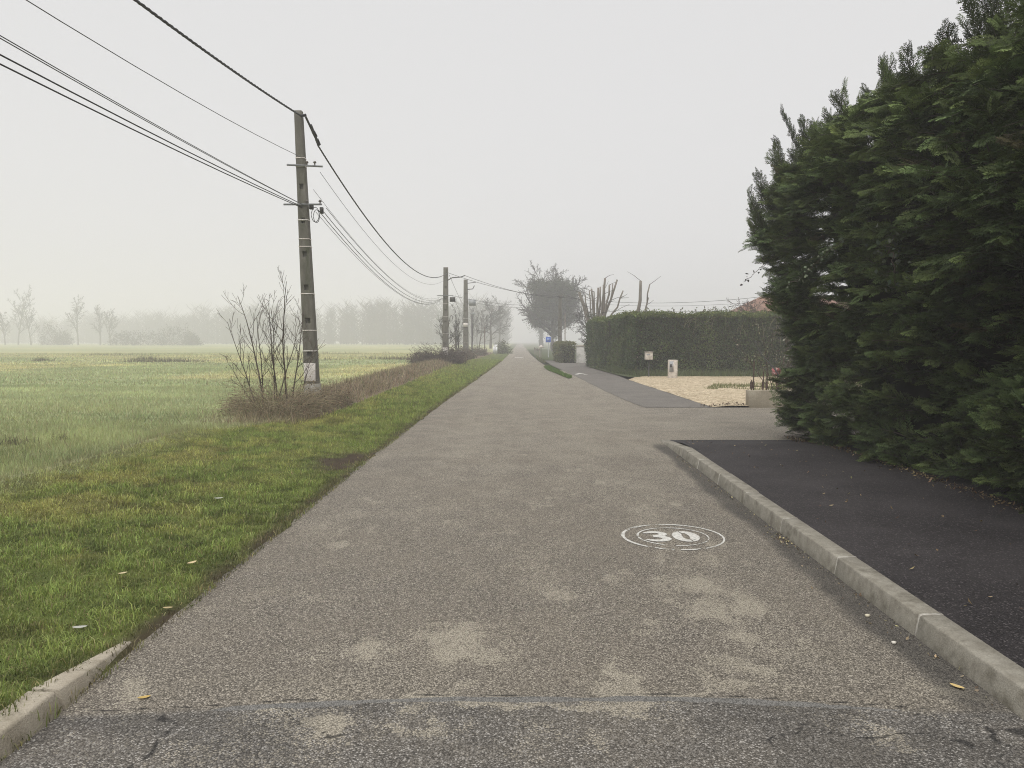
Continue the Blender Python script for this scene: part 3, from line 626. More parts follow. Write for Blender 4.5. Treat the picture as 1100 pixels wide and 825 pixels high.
# ------------------------------------------------------------------ vegetation helpers
def leafquads(P, size, col, flat=0., k=4, asp=.55):
    N = len(P); d = unit(rng.normal(size=(N, 3))); nrm = rng.normal(size=(N, 3)); nrm[:, 2] += flat * 3; u = unit(np.cross(d, nrm)); s = np.broadcast_to(size, (N,)) * rng.uniform(.6, 1.35, N)
    L = d * s[:, None]; W = u * (s * asp * .5)[:, None]; n2 = unit(np.cross(L, W)) * (s * .12)[:, None]
    V = np.stack([P, P + L * .5 + W + n2, P + L, P + L * .5 - W + n2], 1).reshape(-1, 3)
    return V, np.arange(N * 4).reshape(N, 4), np.repeat(col, 4, axis=0)
def skeleton(p, d, L, r, lev, out, rs, cfg):
    """recursive bare branching; out gets (p0, p1, r0, r1, level)"""
    n = cfg['n'][lev]; p = np.array(p, float); d = np.array(d, float); st = L / n; pts = [(p.copy(), d.copy(), r)]
    for i in range(n):
        d = d + rs.normal(size=3) * cfg['wob'][lev]; d[2] += cfg['up'][lev]; d /= np.linalg.norm(d)
        r1 = r + (max(r * cfg['tip'], cfg['rmin']) - r) * (i + 1) / n; r0 = r + (max(r * cfg['tip'], cfg['rmin']) - r) * i / n
        q = p + d * st; out.append((p.copy(), q.copy(), r0, r1, lev)); p = q; pts.append((p.copy(), d.copy(), r1))
    if lev + 1 >= len(cfg['n']): return
    m = cfg['kids'][lev]; m = int(m * rs.uniform(.75, 1.25) + .5)
    for j in range(m):
        t = cfg['start'][lev] + (1 - cfg['start'][lev]) * (j + rs.random()) / m
        i = min(int(t * n), n - 1); f = t * n - i; bp = pts[i][0] * (1 - f) + pts[i + 1][0] * f; bd = pts[i + 1][1]; br = pts[i][2] * (1 - f) + pts[i + 1][2] * f
        side = rs.normal(size=3); side -= bd * side.dot(bd); side /= np.linalg.norm(side); an = R(cfg['ang'][lev] * rs.uniform(.7, 1.3))
        nd_ = bd * math.cos(an) + side * math.sin(an)
        skeleton(bp, nd_, L * cfg['len'][lev] * (1.15 - .6 * t) * rs.uniform(.7, 1.25), max(br * cfg['rr'], cfg['rmin']), lev + 1, out, rs, cfg)
def seg_mesh(sk, lo, hi, sides):
    s = [q for q in sk if lo <= q[4] <= hi]
    return segs([q[0] for q in s], [q[1] for q in s], [q[2] for q in s], [q[3] for q in s], sides)[:2]
TREE = dict(n=(6, 5, 4, 3), wob=(.06, .13, .17, .2), up=(.05, .06, .05, .03), tip=.35, rmin=.012, kids=(9, 7, 6), start=(.3, .2, .15), ang=(42, 42, 45), len=(.5, .5, .45), rr=.55)
def bare_tree(x, y, h, label, seed, cfg=TREE, r=None, name='bare_tree', group=None, lean=(0, 0), zb=0., rmin=.012, cat='tree', mats=('bark', 'twig_far'), stems=1, spread=.0):
    rs = np.random.default_rng(seed); t = thing(name, label, cat, (x, y, zb), group); c = dict(cfg); c['rmin'] = rmin; sk = []
    for s in range(stems):
        a = rs.uniform(0, 6.28); sp = spread * rs.uniform(.3, 1)
        s1 = []; skeleton((x + math.cos(a) * sp * .3 * stems * .1, y + math.sin(a) * sp * .3 * stems * .1, zb - .1), (lean[0] + math.cos(a) * sp, lean[1] + math.sin(a) * sp, 1), h * .8 * rs.uniform(.8, 1.1), r or h * .022, 0, s1, rs, c)
        mk('trunk', [seg_mesh(s1, 0, 0, 7)], M[mats[0]], t); sk += s1
    mk('crown', [seg_mesh(sk, 1, 1, 5), seg_mesh(sk, 2, 9, 3)], M[mats[1]], t)
    return t, sk

# ------------------------------------------------------------------ tall conifer hedge on the right
xf_t = interp([(0, 4.62), (.5, 4.52), (1.5, 4.4), (2.4, 4.22), (3.3, 4.02), (3.9, 4.05), (4.4, 4.3), (4.8, 4.75)])
def spray_proto(rs):
    Q = []
    def kite(p, d, L, w):
        s = np.array([-d[1], d[0], 0.]); m = p + d * L * .45
        Q.append((p, m + s * w, p + d * L, m - s * w))
    nb = 13
    for i in range(nb):
        t = .06 + .9 * i / nb; l = .46 * (1 - t) ** .75 + .07; sg = 1 if i % 2 else -1; an = R(38 + rs.uniform(-8, 8)) * sg
        d = np.array([math.cos(an), math.sin(an), 0]); p = np.array([t, 0, 0.]); l *= rs.uniform(.8, 1.15); kite(p, d, l, .022)
        ns = 4 if l > .2 else 2
        for k in range(ns):
            tt = .2 + .7 * (k + .5) / ns; sg2 = 1 if k % 2 else -1; a2 = an + R(30) * sg2; kite(p + d * l * tt, np.array([math.cos(a2), math.sin(a2), 0]), l * .5 * (1.2 - tt), .019)
    for k in range(4): kite(np.array([.25 * k, 0, 0]), np.array([1., 0, 0]), .3, .018)
    V = np.array(Q).reshape(-1, 3); V[:, 2] = -.22 * V[:, 0] ** 2 - .35 * V[:, 1] ** 2 + rs.normal(size=len(V)) * .006
    return V
protos = [spray_proto(np.random.default_rng(s)) for s in range(4)]
def place_sprays(P, D, UP, S, col):
    D = unit(D); sd = unit(np.cross(UP, D)); up = np.cross(D, sd); parts = []; N = len(P); which = rng.integers(0, len(protos), N)
    for q, pr in enumerate(protos):
        k = which == q; n = k.sum()
        if not n: continue
        Rm = np.stack([D[k], sd[k], up[k]], 1)                        # rows = local axes
        V = np.einsum('vj,njk->nvk', pr, Rm) * S[k][:, None, None] + P[k][:, None]
        nv = len(pr); c = np.repeat(col[k], nv, 0).reshape(n, nv, 3)
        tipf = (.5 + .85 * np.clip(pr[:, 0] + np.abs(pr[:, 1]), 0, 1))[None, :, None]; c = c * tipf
        parts.append((V.reshape(-1, 3), np.arange(n * nv).reshape(-1, 4), c.reshape(-1, 3)))
    return parts
hedge = thing('conifer_hedge', 'tall shaggy dark green conifer hedge beside the black pavement', 'hedge', (6.2, 6, 0))
BP, BN, BZ = [], [], []
def add_boughs(n, fn):
    for _ in range(n):
        p, nrm = fn(); BP.append(p); BN.append(nrm)
YE = 12.85; RC = .6
def face_left():
    z = .08 + 4.6 * random.random(); y = 2.0 + 10.2 * random.random() ** .9
    return (float(xf_t(z)), y, z), (-1, 0, 0)
def face_corner():
    z = .08 + 4.6 * random.random(); a = random.uniform(0, math.pi / 2); sl = float(xf_t(z)) - 4.05
    return (float(xf_t(z)) + RC - RC * math.cos(a), YE - .3 * sl - RC + RC * math.sin(a) + .15, z), (-math.cos(a), math.sin(a), 0)
def face_end():
    z = .08 + 4.6 * random.random(); return (float(xf_t(z)) + RC + 2.2 * random.random(), YE - .3 * (float(xf_t(z)) - 4.05) + .15, z), (0, 1, 0)
def face_top():
    y = 2.5 + 10.2 * random.random(); x = 4.5 + 3. * random.random(); return (x, y, 4.55 + .2 * math.sin(y * 2.1 + x) + .12 * math.sin(y * 5.3)), (-.35, 0, 1)
add_boughs(1350, face_left); add_boughs(330, face_corner); add_boughs(170, face_end); add_boughs(330, face_top)
TIPS = [(4.4, 13.2, 5.38), (4.2, 12.9, 4.7), (4.0, 13.1, 4.35), (3.9, 13.05, 3.83), (4.6, 11.4, 5.05), (4.6, 10.05, 5.07), (4.5, 9.2, 4.9), (4.6, 8.54, 4.92), (4.5, 8.07, 5.05), (4.7, 7.93, 5.12), (4.75, 12.2, 5.0), (4.7, 10.7, 4.95), (4.8, 12.8, 5.1), (5.1, 12.9, 5.2), (5.2, 11.0, 5.2), (4.5, 12.5, 5.0)]
n0 = len(BP)
for q in TIPS:
    BP.append(q); BN.append((0, 0, 1))
    for k_ in range(4): BP.append((q[0] + .12 + rng.uniform(-.22, .3), q[1] + rng.uniform(-.4, .3), q[2] - rng.uniform(.12, .5))); BN.append((0, 0, 1))
BP = np.array(BP); BN = unit(np.array(BN, float)); nb = len(BP)
depth = np.clip((fbm(BP[:, 1] + BP[:, 0] * .7, BP[:, 2] * 1.9, 1.15, 201, 3) - .5) * 1.0 + rng.normal(size=nb) * .08, -.38, .26)
tops = BN[:, 2] > .5
SP, SD, SU, SS, SC = [], [], [], [], []; TW = []
lead = np.zeros(nb, bool); lead[rng.choice(np.where(tops)[0], 46, replace=False)] = True; lead[n0:] = True
tonef = .55 + 1.0 * fbm(BP[:, 1] * 1.3 + BP[:, 0], BP[:, 2] * 2., 1.4, 205, 3)
for i in range(nb):
    n = BN[i]; L = rng.uniform(.42, .8); out_ = unit(n + np.array([0, 0, rng.uniform(-.15, .75)]) + rng.normal(size=3) * np.array([.4, .75, .15]))
    if tops[i]: out_ = unit(np.array([rng.normal() * .35 - .12, rng.normal() * .4, 1.])); L = rng.uniform(1.0, 1.45) if lead[i] else rng.uniform(.35, .75)
    if i >= n0: out_ = unit(np.array([rng.uniform(-.75, -.2), rng.uniform(-.35, .3), 1.])); L = .85; depth[i] = 0; tonef[i] = .5
    b = BP[i] + n * depth[i] - out_ * L * (.97 if i >= n0 else .85)
    if b[2] < .03: b[2] = .03
    hue = rng.random(); base = np.array([.062, .09, .032]) if hue < .6 else (np.array([.074, .098, .032]) if hue < .99 else np.array([.07, .062, .03]))
    tone = tonef[i] * rng.uniform(.75, 1.25)
    if tops[i] or BP[i][2] > 4.: base = base * 1.15 + np.array([.012, .01, .0])  # sunlit top of the hedge put into the colour, lighter and yellower
    ns = 28 if i >= n0 else 15; ts = np.linspace(.12, 1, ns); pp = b + out_ * (ts * L)[:, None]; pp[:, 2] -= .2 * L * ts ** 2.2 * (0.2 if tops[i] else 1)
    TW.append((pp[1], pp[5], .006, .005)); TW.append((pp[5], pp[9], .005, .004)); TW.append((pp[9], pp[-1], .004, .002))
    upv = unit(np.array([0, 0, 1.]) + rng.normal(size=3) * .3) if not tops[i] else unit(rng.normal(size=3))
    sdv = unit(np.cross(upv, out_))
    for j in range(ns):
        sg = 1 if j % 2 else -1; an = R(rng.uniform(30, 62) if i < n0 else rng.uniform(24, 52)) * sg * (1 - ts[j] * .4) if j < ns - 1 else 0
        dd = out_ * math.cos(an) + sdv * math.sin(an); dd[2] += rng.uniform(-.25, .2) if not tops[i] else .25
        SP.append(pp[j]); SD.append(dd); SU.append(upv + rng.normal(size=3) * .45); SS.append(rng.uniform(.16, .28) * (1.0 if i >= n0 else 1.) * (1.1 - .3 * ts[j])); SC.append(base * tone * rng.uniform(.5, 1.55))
SP, SD, SU, SS, SC = map(np.array, (SP, SD, SU, SS, SC))
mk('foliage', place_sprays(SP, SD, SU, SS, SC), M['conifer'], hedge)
T0 = list(zip(*TW)); mk('branches', [segs(T0[0], T0[1], T0[2], T0[3], 4)[:2]], M['bark'], hedge)
for k in range(8):
    yy = 1.2 + k * 1.5; mk('trunk', [tube([(6.1 + .2 * math.sin(k * 3), yy, 0), (6.0, yy + .1, 2.5), (6.1, yy, 4.6)], [.11, .08, .03], 7)], M['bark'], hedge)
# solid core for the dead inner twigs, hedge's inner shade put into its colour
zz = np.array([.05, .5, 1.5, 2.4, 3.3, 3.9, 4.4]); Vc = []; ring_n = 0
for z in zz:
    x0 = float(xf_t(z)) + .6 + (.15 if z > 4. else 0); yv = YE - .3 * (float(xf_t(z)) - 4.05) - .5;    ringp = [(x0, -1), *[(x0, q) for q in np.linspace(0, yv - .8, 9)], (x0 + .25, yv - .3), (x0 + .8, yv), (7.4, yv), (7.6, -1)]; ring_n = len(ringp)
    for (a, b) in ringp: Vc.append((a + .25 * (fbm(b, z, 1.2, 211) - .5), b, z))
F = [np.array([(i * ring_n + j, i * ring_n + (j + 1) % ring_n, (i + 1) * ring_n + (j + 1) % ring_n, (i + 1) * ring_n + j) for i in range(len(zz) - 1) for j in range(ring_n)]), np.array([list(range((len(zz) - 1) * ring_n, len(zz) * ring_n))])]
mk('twig_shade_core', [(np.array(Vc), F)], M['core'], hedge)
# brambles threaded through it
def vine(pts, label, name, leaf, size, n, r=.004, cat='vine', jit=.03, group=None):
    pts = np.array(pts, float); t = np.linspace(0, 1, len(pts)); tt = np.linspace(0, 1, 24); p = np.stack([np.interp(tt, t, pts[:, k]) for k in range(3)], 1); p[1:-1] += rng.normal(size=(22, 3)) * jit * .3
    o = thing(name, label, cat, tuple(pts[0]), group); mk('stem', [tube(p, r, 5)], M['twig'], o)
    q = p[rng.integers(2, 24, n)] + rng.normal(size=(n, 3)) * jit; mk('leaves', [leafquads(q, size, jitc(np.tile(leaf, (n, 1)), .3), 0, asp=.7)], M['leaf'], o); return o
vine([(4.1, 12.6, 2.95), (3.86, 12.5, 2.78), (3.70, 12.5, 2.62), (3.6, 12.5, 2.54)], 'dark bramble shoot poking out of the conifer hedge against the sky', 'bramble_shoot', (.05, .04, .04), .05, 12, group=None)
vine([(4.2, 9.9, 2.95), (3.85, 9.7, 2.72), (3.72, 9.9, 2.55), (3.7, 10.3, 2.42), (3.72, 10.8, 2.38)], 'pale leafy bramble runner arching across the upper face of the conifer hedge', 'bramble_shoot', (.12, .15, .09), .05, 60, jit=.025)
vine([(4.5, 8.9, 3.0), (4.05, 8.6, 2.66), (4.0, 8.4, 2.5), (4.0, 8.3, 2.2)], 'grey green ivy strand hanging in the shaded hollow of the conifer hedge', 'ivy_strand', (.09, .11, .075), .055, 70, jit=.09)
# leaf litter at its foot
n = 1500; y = rng.uniform(6, 12.9, n); x = xf_t(0) - .1 - np.abs(rng.normal(size=n)) * .09 - .0 * y; xe = 4.35 + rng.random(n) * 1.2
far = rng.random(n) < .22; y = np.where(far, 12.1 + rng.random(n) * .55, y); x = np.where(far, xe, x)
sc_ = rng.random(n) < .1; y = np.where(sc_, rng.uniform(4, 12, n), y); x = np.where(sc_, rng.uniform(2.45, 4.6, n), x)
c = np.array([(.13, .085, .05), (.2, .14, .08), (.08, .055, .035), (.3, .24, .13)])[rng.integers(0, 4, n)]
stuff(mk('leaf_litter', [leafquads(np.stack([x, y, np.where(y > 12.36, .012, pav_z(x, y) + .008)], 1), .035, jitc(c, .3), 1.5)], M['litter']), 'brown fallen leaves gathered at the foot of the conifer hedge', 'leaf litter')
n = 420; y = 3.3 + 7.5 * rng.random(n); x = kx(y) - np.abs(rng.normal(size=n)) * .06 - .012
c = np.array([(.12, .085, .05), (.22, .19, .12), (.07, .055, .04), (.4, .34, .2)])[rng.integers(0, 4, n)]
blot = (rng.random(n) < .3); y = np.where(blot, rng.normal(6.15, .13, n), y); x = np.where(blot, kx(y) - np.abs(rng.normal(size=n)) * .06 - .01, x)
stuff(mk('gutter_debris', [leafquads(np.stack([x, y, np.full(n, .006)], 1), .02, jitc(c, .3), 1.)], M['litter']), 'small dry debris and grit along the foot of the right kerb', 'debris')

# ------------------------------------------------------------------ trimmed hedges
def trimmed_hedge(name, label, faces, tops, core, cols, size, dens, z1, tall=0., vines=0, group=None, loc=(0, 0, 0)):
    t = thing(name, label, 'hedge', loc, group); mk('twig_shade_core', [box(*c) for c in core], M['core'], t); P = []; Cc = []  # solid dark boxes, colour stands in for shade among the inner twigs
    cols = np.array(cols)
    for (ax, ay, bx, by) in faces:
        L = math.hypot(bx - ax, by - ay); n = int(L * z1 * dens); s = rng.random(n); z = z1 * rng.random(n); nx, ny = (by - ay) / L, -(bx - ax) / L
        off = (fbm(s * L, z, 1.1, 221) - .5) * .55 - .1 + rng.normal(size=n) * .07
        zc = z * (1 + .05 * (fbm(s * L, 0 * s, .8, 223) - .5)); p = np.stack([ax + (bx - ax) * s + nx * off, ay + (by - ay) * s + ny * off, zc + .04], 1); P.append(p)
        w = fbm(s * L, z, .9, 227); ci = np.where(w > .58, 1, 0); ci = np.where(rng.random(n) < .08, 2, ci); Cc.append(cols[ci] * (.8 + .25 * (z / z1))[:, None] ** 0)
    for (x0, x1, y0, y1) in tops:
        n = int((x1 - x0) * (y1 - y0) * dens); x = rng.uniform(x0, x1, n); y = rng.uniform(y0, y1, n); z = z1 - .02 + (fbm(x, y, 1.1, 229) - .5) * .45 + np.abs(rng.normal(size=n)) * tall
        P.append(np.stack([x, y, z], 1)); Cc.append(cols[np.where(rng.random(n) < .6, 1, 3)])
    P = np.concatenate(P); Cc = np.concatenate(Cc); mk('foliage', [leafquads(P, size, jitc(Cc, .35))], M['leaf'], t)
    return t
hb = trimmed_hedge('trimmed_hedge', 'large clipped dark green hedge behind the pale gravel forecourt', [(4.27, 49.5, 5.14, 35.0), (5.14, 35.0, 15.5, 34.6)], [(5.2, 15.5, 34.7, 36.3), (4.9, 6.2, 36, 42.5), (4.4, 5.6, 42.5, 49.3)],
    [(5.4, 15.4, 35.25, 36.2, 0, 2.66), (5.35, 6.0, 35.3, 42, 0, 2.66), (4.75, 5.5, 41, 49.2, 0, 2.66)], [(.048, .08, .018), (.085, .122, .026), (.1, .08, .045), (.14, .165, .042)], .09, 1000, 2.72, .08, loc=(5.2, 35, 0))
dv = mat_plain('dry_vine', (.15, .14, .085), .8, .2)
for k in range(50):
    x = rng.uniform(5.3, 14); y = 35.0 + rng.uniform(-.1, 1.); h_ = rng.uniform(.15, .55); p = np.array([x, y, 2.6]); dx = rng.normal() * .08
    q1 = p + np.array([dx, 0, h_ * .6]); q2 = q1 + np.array([dx * 1.8 + .03, 0, h_ * .5])
    lf = q1 + (q2 - q1) * rng.random((9, 1))
    mk('upright_shoot', [segs([p, q1], [q1, q2], [.011, .008], [.008, .004], 4, (.12, .11, .06)), leafquads(lf, .08, jitc(np.tile((.11, .11, .05), (9, 1)), .4))], M['leaf'], hb)
for k in range(24):
    x = rng.uniform(6, 13); q = np.array([x, 34.7 - rng.random() * .1, rng.uniform(2.2, 2.75)]); L_ = rng.uniform(.3, .9); dx = rng.normal() * .15; pl = [q]
    for j in range(4): q = q + np.array([dx, -.02, -L_ / 4]); pl.append(q); dx *= .6
    mk('hanging_vine', [tube(pl, .008, 4)], dv, hb)
trimmed_hedge('trimmed_hedge', 'small low yellowish green hedge beside the pale garden wall end', [(2.85, 63, 2.85, 55.6), (2.85, 55.6, 4.05, 55.5)], [(2.85, 4.05, 55.5, 63)], [(3.15, 4.0, 55.95, 63, 0, 1.2)], [(.1, .115, .045), (.15, .15, .06), (.14, .11, .07), (.14, .15, .06)], .12, 420, 1.32, .06, loc=(3.4, 58, 0))

# ------------------------------------------------------------------ things on the right side
o = thing('garden_wall', 'pale mottled garden wall end with a flat coping beyond the trimmed hedge', 'wall', (4.45, 55.6, 0))
bevel(mk('wall_body', [box(4.08, 4.86, 55.4, 55.7, -.05, 1.2)], M['render'], o), .01); bevel(mk('coping', [box(4.04, 4.9, 55.36, 55.74, 1.2, 1.27)], M['kerb_left'], o), .01)
w = thing('low_wall', 'low concrete wall with iron uprights beside the gravel forecourt', 'wall', (7, 18.6, 0))
bevel(mk('wall_body', [box(5.5, 10.5, 18.48, 18.8, -.05, .41)], M['wall'], w), .012)
for x, zt in ((5.63, 1.12), (5.58, .66), (5.86, .86), (5.95, .84), (6.2, .8), (6.6, .85)):
    mk('iron_upright', [tube([(x, 18.62, .4), (x + .01, 18.62, zt)], .014, 6), tube([(x - .005, 18.62, .45), (x, 18.62, .62)], .028, 6)], M['rust'], w)
for z in (.5, .74): mk('iron_rail', [tube([(5.58, 18.63, z), (6.0, 18.64, z - .02), (6.7, 18.63, z + .01)], .006, 5)], M['rust'], w)
mb = thing('mailbox', 'small pale mailbox on a thin dark post in front of the hedge', 'mailbox', (5.62, 33.6, 0))
bevel(mk('mailbox_body', [box(5.45, 5.76, 33.45, 33.75, .78, 1.1)], M['pale'], mb), .012)
mk('lid', [box(5.43, 5.78, 33.42, 33.77, 1.103, 1.125)], M['pale'], mb); mk('letter_slot', [box(5.5, 5.64, 33.435, 33.449, .98, 1.02)], M['signgrey'], mb)
mk('post', [tube([(5.62, 33.6, 0), (5.62, 33.6, .78)], .025, 8)], M['dark_metal'], mb)
bo = thing('utility_cabinet', 'upright pale concrete meter pillar with a dark door slot by the gravel', 'cabinet', (6.42, 32.5, 0))
bevel(mk('pillar_body', [box(6.25, 6.61, 32.35, 32.62, -.03, .8)], M['pale'], bo), .012)
mk('cabinet_door', [box(6.27, 6.44, 32.33, 32.345, .3, .74)], M['signgrey'], bo); mk('handle', [box(6.4, 6.43, 32.305, 32.327, .4, .7)], M['white'], bo); mk('label_plate', [box(6.29, 6.36, 32.312, 32.328, .5, .62)], M['dark_metal'], bo)
# small stones and soil heap at the wall
n = 150; x = rng.normal(5.05, .3, n); y = 18.62 + np.abs(rng.normal(size=n)) * .12; z = .02 + .09 * np.exp(-((x - 5.15) / .3) ** 2) * rng.random(n)
stuff(mk('plant_debris', [leafquads(np.stack([x, y, z], 1), .06, jitc(np.tile((.09, .07, .045), (n, 1)), .5), 1.2)], M['litter']), 'small dark heap of dead leaves on the gravel edge by the low wall', 'debris')
# rose and shrub behind the low wall
def shrub(name, label, x, y, h, spread, seed, leaf=None, nl=0, lsz=.06, cat='shrub', r=.012, zb=0., kids=None, nst=5):
    rs = np.random.default_rng(seed); t = thing(name, label, cat, (x, y, zb)); sk = []
    cfg = dict(n=(7, 5, 3), wob=(.1, .14, .15), up=(.05, .04, .03), tip=.4, rmin=.003, kids=kids or (6, 4), start=(.25, .2), ang=(38, 40), len=(.45, .45), rr=.6)
    for s in range(nst):
        a = rs.uniform(0, 6.28); s1 = []; skeleton((x + .1 * math.cos(a), y + .1 * math.sin(a), zb - .03), (math.cos(a) * spread, math.sin(a) * spread, 1), h * rs.uniform(.6, 1), r, 0, s1, rs, cfg)
        mk('stem', [seg_mesh(s1, 0, 1, 5), seg_mesh(s1, 2, 9, 3)], M['twig'], t); sk += s1
    if nl:
        tips = np.array([q[1] for q in sk if q[4] > 0]); p = tips[rng.integers(0, len(tips), nl)] + rng.normal(size=(nl, 3)) * .04; mk('leaves', [leafquads(p, lsz, jitc(np.tile(leaf, (nl, 1)), .4), asp=.6)], M['leaf'], t)
    return t, sk
rt, sk = shrub('rose_bush', 'rose bush with pink blooms behind the low wall, half hidden by the conifer hedge', 6.45, 19.2, 1.2, .5, 5, (.07, .09, .035), 240, .055)
fl = []
for cx, cz in ((6.22, .86), (6.30, .88), (6.36, .83), (6.26, .80)):
    n = 26; p = np.array([cx, 18.95, cz]) + rng.normal(size=(n, 3)) * .022; fl.append(leafquads(p, .06, jitc(np.where(rng.random((n, 1)) < .7, np.array([.5, .2, .2]), np.array([.7, .52, .5])), .15), asp=.9))
mk('blooms', fl, M['pink'], rt)
shrub('variegated_shrub', 'pale leaved shrub rising behind the rose bush at the low wall', 6.75, 20.2, 1.75, .2, 9, (.22, .22, .15), 200, .06)
tag(mk('bramble_shoot', [tube([(6.3, 18.7, .72), (6.1, 18.6, .95), (5.85, 18.6, 1.22), (5.7, 18.6, 1.45), (5.64, 18.6, 1.62)], [.012, .012, .01, .008, .004], 5)], M['wire']), 'long grey stem slanting up over the low wall toward the left', 'stem')

# road signs
def sign(name, label, x, y, kind):
    t = thing(name, label, 'sign', (x, y, 0))
    if kind == 'square':
        mk('post', [tube([(x, y, 0), (x, y, 1.95)], .03, 8)], M['steel'], t); bevel(mk('sign_panel', [box(x - .27, x + .27, y - .05, y - .03, 1.42, 2.0)], M['signwhite'], t), .02)
        p = bevel(mk('blue_face', [box(x - .235, x + .235, y - .058, y - .052, 1.46, 1.96)], M['blue'], t), .003); mk('centre_panel', [box(x - .13, x + .13, y - .066, y - .061, 1.6, 1.82)], mat_plain('pale_blue', (.22, .32, .62), .5, .3), t)
    elif kind == 'round':
        mk('post', [tube([(x, y, 0), (x, y, 1.95)], .03, 8)], M['signwhite'], t); mk('sign_disc', [disc_y(x, y - .05, 1.72, .24)], M['signwhite'], t)
        mk('diagonal_band', [(np.array([(x - .17, y - .056, 1.58), (x - .1, y - .056, 1.53), (x + .17, y - .056, 1.86), (x + .1, y - .056, 1.91)]), np.array([(0, 1, 2, 3)]))], M['signgrey'], t)
        mk('lower_plate', [box(x - .13, x + .13, y - .05, y - .03, .95, 1.3)], M['signwhite'], t)
    else:
        mk('post', [tube([(x, y, 0), (x, y, 1.3)], .03, 8)], M['steel'], t); mk('sign_disc', [disc_y(x + .1, y - .05, 1.15, .2)], M['signwhite'], t); mk('lower_plate', [box(x - .24, x - .02, y - .06, y - .04, .2, .95)], M['signwhite'], t); mk('lower_plate', [box(x + .05, x + .27, y - .06, y - .04, .2, .9)], M['signwhite'], t)
    return t
sign('road_sign', 'square blue road sign with a white edge on a slim post', 2.72, 73, 'square')
sign('road_sign', 'round white sign with a grey diagonal band over a small white plate', 3.4, 72, 'round')
sign('road_sign', 'white round sign over two narrow white plates on the left verge', -2.72, 86, 'low')
o = thing('notice_board', 'small pale roofed board on a post beside the wooden rail', 'board', (2.0, 73.5, 0))
mk('post', [tube([(2.05, 73.5, 0), (2.05, 73.5, .95)], .04, 6)], M['bark_pale'], o)
mk('board_roof', [(np.array([(1.68, 73.3, .95), (2.42, 73.3, .9), (2.08, 73.3, 1.2), (1.68, 73.7, .95), (2.42, 73.7, .9), (2.08, 73.7, 1.2)]), [np.array([(0, 1, 2), (3, 5, 4)]), np.array([(0, 2, 5, 3), (1, 4, 5, 2), (0, 3, 4, 1)])])], M['pale'], o)
o = thing('rail_fence', 'low wooden rail fence at the right edge of the far road', 'fence', (1.7, 82, 0))
for q in range(4): mk('fence_post', [tube([(1.95 - .07 * q, 74.5 + 5 * q, 0), (1.95 - .07 * q, 74.5 + 5 * q, .85)], .05, 6)], M['bark_pale'], o)
mk('fence_rail', [tube([(1.95, 74.5, .72), (1.74, 89.5, .72)], .05, 6)], M['bark_pale'], o)

# house behind the hedge
h = thing('house', 'house with an orange brown tiled hipped roof behind the trimmed hedge', 'house', (19, 56, 0))
mk('wall', [box(14.2, 25.2, 51.5, 59.5, 0, 2.75)], M['housewall'], h)
V = np.array([(13.7, 51, 2.7), (25.7, 51, 2.7), (25.7, 60, 2.7), (13.7, 60, 2.7), (17.2, 55.5, 4.75), (22.2, 55.5, 4.75)])
mk('roof', [(V, [np.array([(0, 1, 5, 4), (2, 3, 4, 5), (0, 3, 2, 1)]), np.array([(1, 2, 5), (3, 0, 4)])])], M['roof'], h)
for x in (16, 19.5, 23): 
    f = mk('window', [box(x - .6, x + .6, 51.44, 51.497, 1., 2.2)], M['signwhite'], h); mk('pane', [box(x - .52, x + .52, 51.42, 51.435, 1.08, 2.12)], M['glass'], f)

# ------------------------------------------------------------------ trees on the right
bare_tree(12.4, 42.5, 4.5, 'small bare ornamental tree above the hedge in front of the tiled roof', 21, cfg=dict(TREE, wob=(.1, .2, .22, .25), ang=(55, 50, 50, 45)), r=.06, rmin=.011, mats=('bark', 'twig'))
def pollard(x, y, label, stubs, seed, ivy=True, r=.2):
    rs = np.random.default_rng(seed); t = thing('pollarded_tree', label, 'tree', (x, y, 0), 'pollarded trees behind the hedge'); h0 = 2.4
    mk('trunk', [tube([(x, y, -.05), (x + .03, y, 1.2), (x, y, h0 + .15)], [r * 1.35, r, r * 1.1], 9)], M['bark_pale'], t)
    tw = []; lim = []
    for (dx, dy, z1, rr) in stubs:
        n = 6; tt = np.linspace(0, 1, n)[:, None]; p0 = np.array([x + dx * .12, y + dy * .1, h0 - .1]); p1 = np.array([x + dx, y + dy, z1]); p = p0 + (p1 - p0) * tt; p[:, 0] += dx * .25 * np.sin(tt[:, 0] * math.pi) * rs.uniform(.2, 1); p[1:-1] += rs.normal(size=(n - 2, 3)) * .04
        mk('limb', [tube(p, np.linspace(rr, rr * .62, n), 7)], M['bark_pale'], t)
        for _ in range(rs.integers(1, 4)):
            q = p[rs.integers(2, n)]; d = np.array([dx * .5 + rs.normal() * .6, rs.normal() * .4, rs.uniform(.1, .8)]); l = rs.uniform(.4, 1.1)
            q1 = q + d * l * .5; q2 = q1 + (d + np.array([0, 0, rs.uniform(-.3, .3)])) * l * .5; mk('shoot', [segs([q, q1], [q1, q2], [.022, .014], [.014, .007], 4)[:2]], M['twig_far'], t)
    if ivy:
        n = 1500; z = rs.uniform(.2, 3.6, n); a = rs.uniform(0, 6.28, n); rad = r * 1.25 + rs.random(n) * .2; off = -.35 * np.clip(z - 2.4, 0, 2)
        mk('ivy', [leafquads(np.stack([x + off + rad * np.cos(a), y + rad * np.sin(a), z], 1), .12, jitc(np.tile((.05, .06, .025), (n, 1)), .4))], M['leaf'], t)
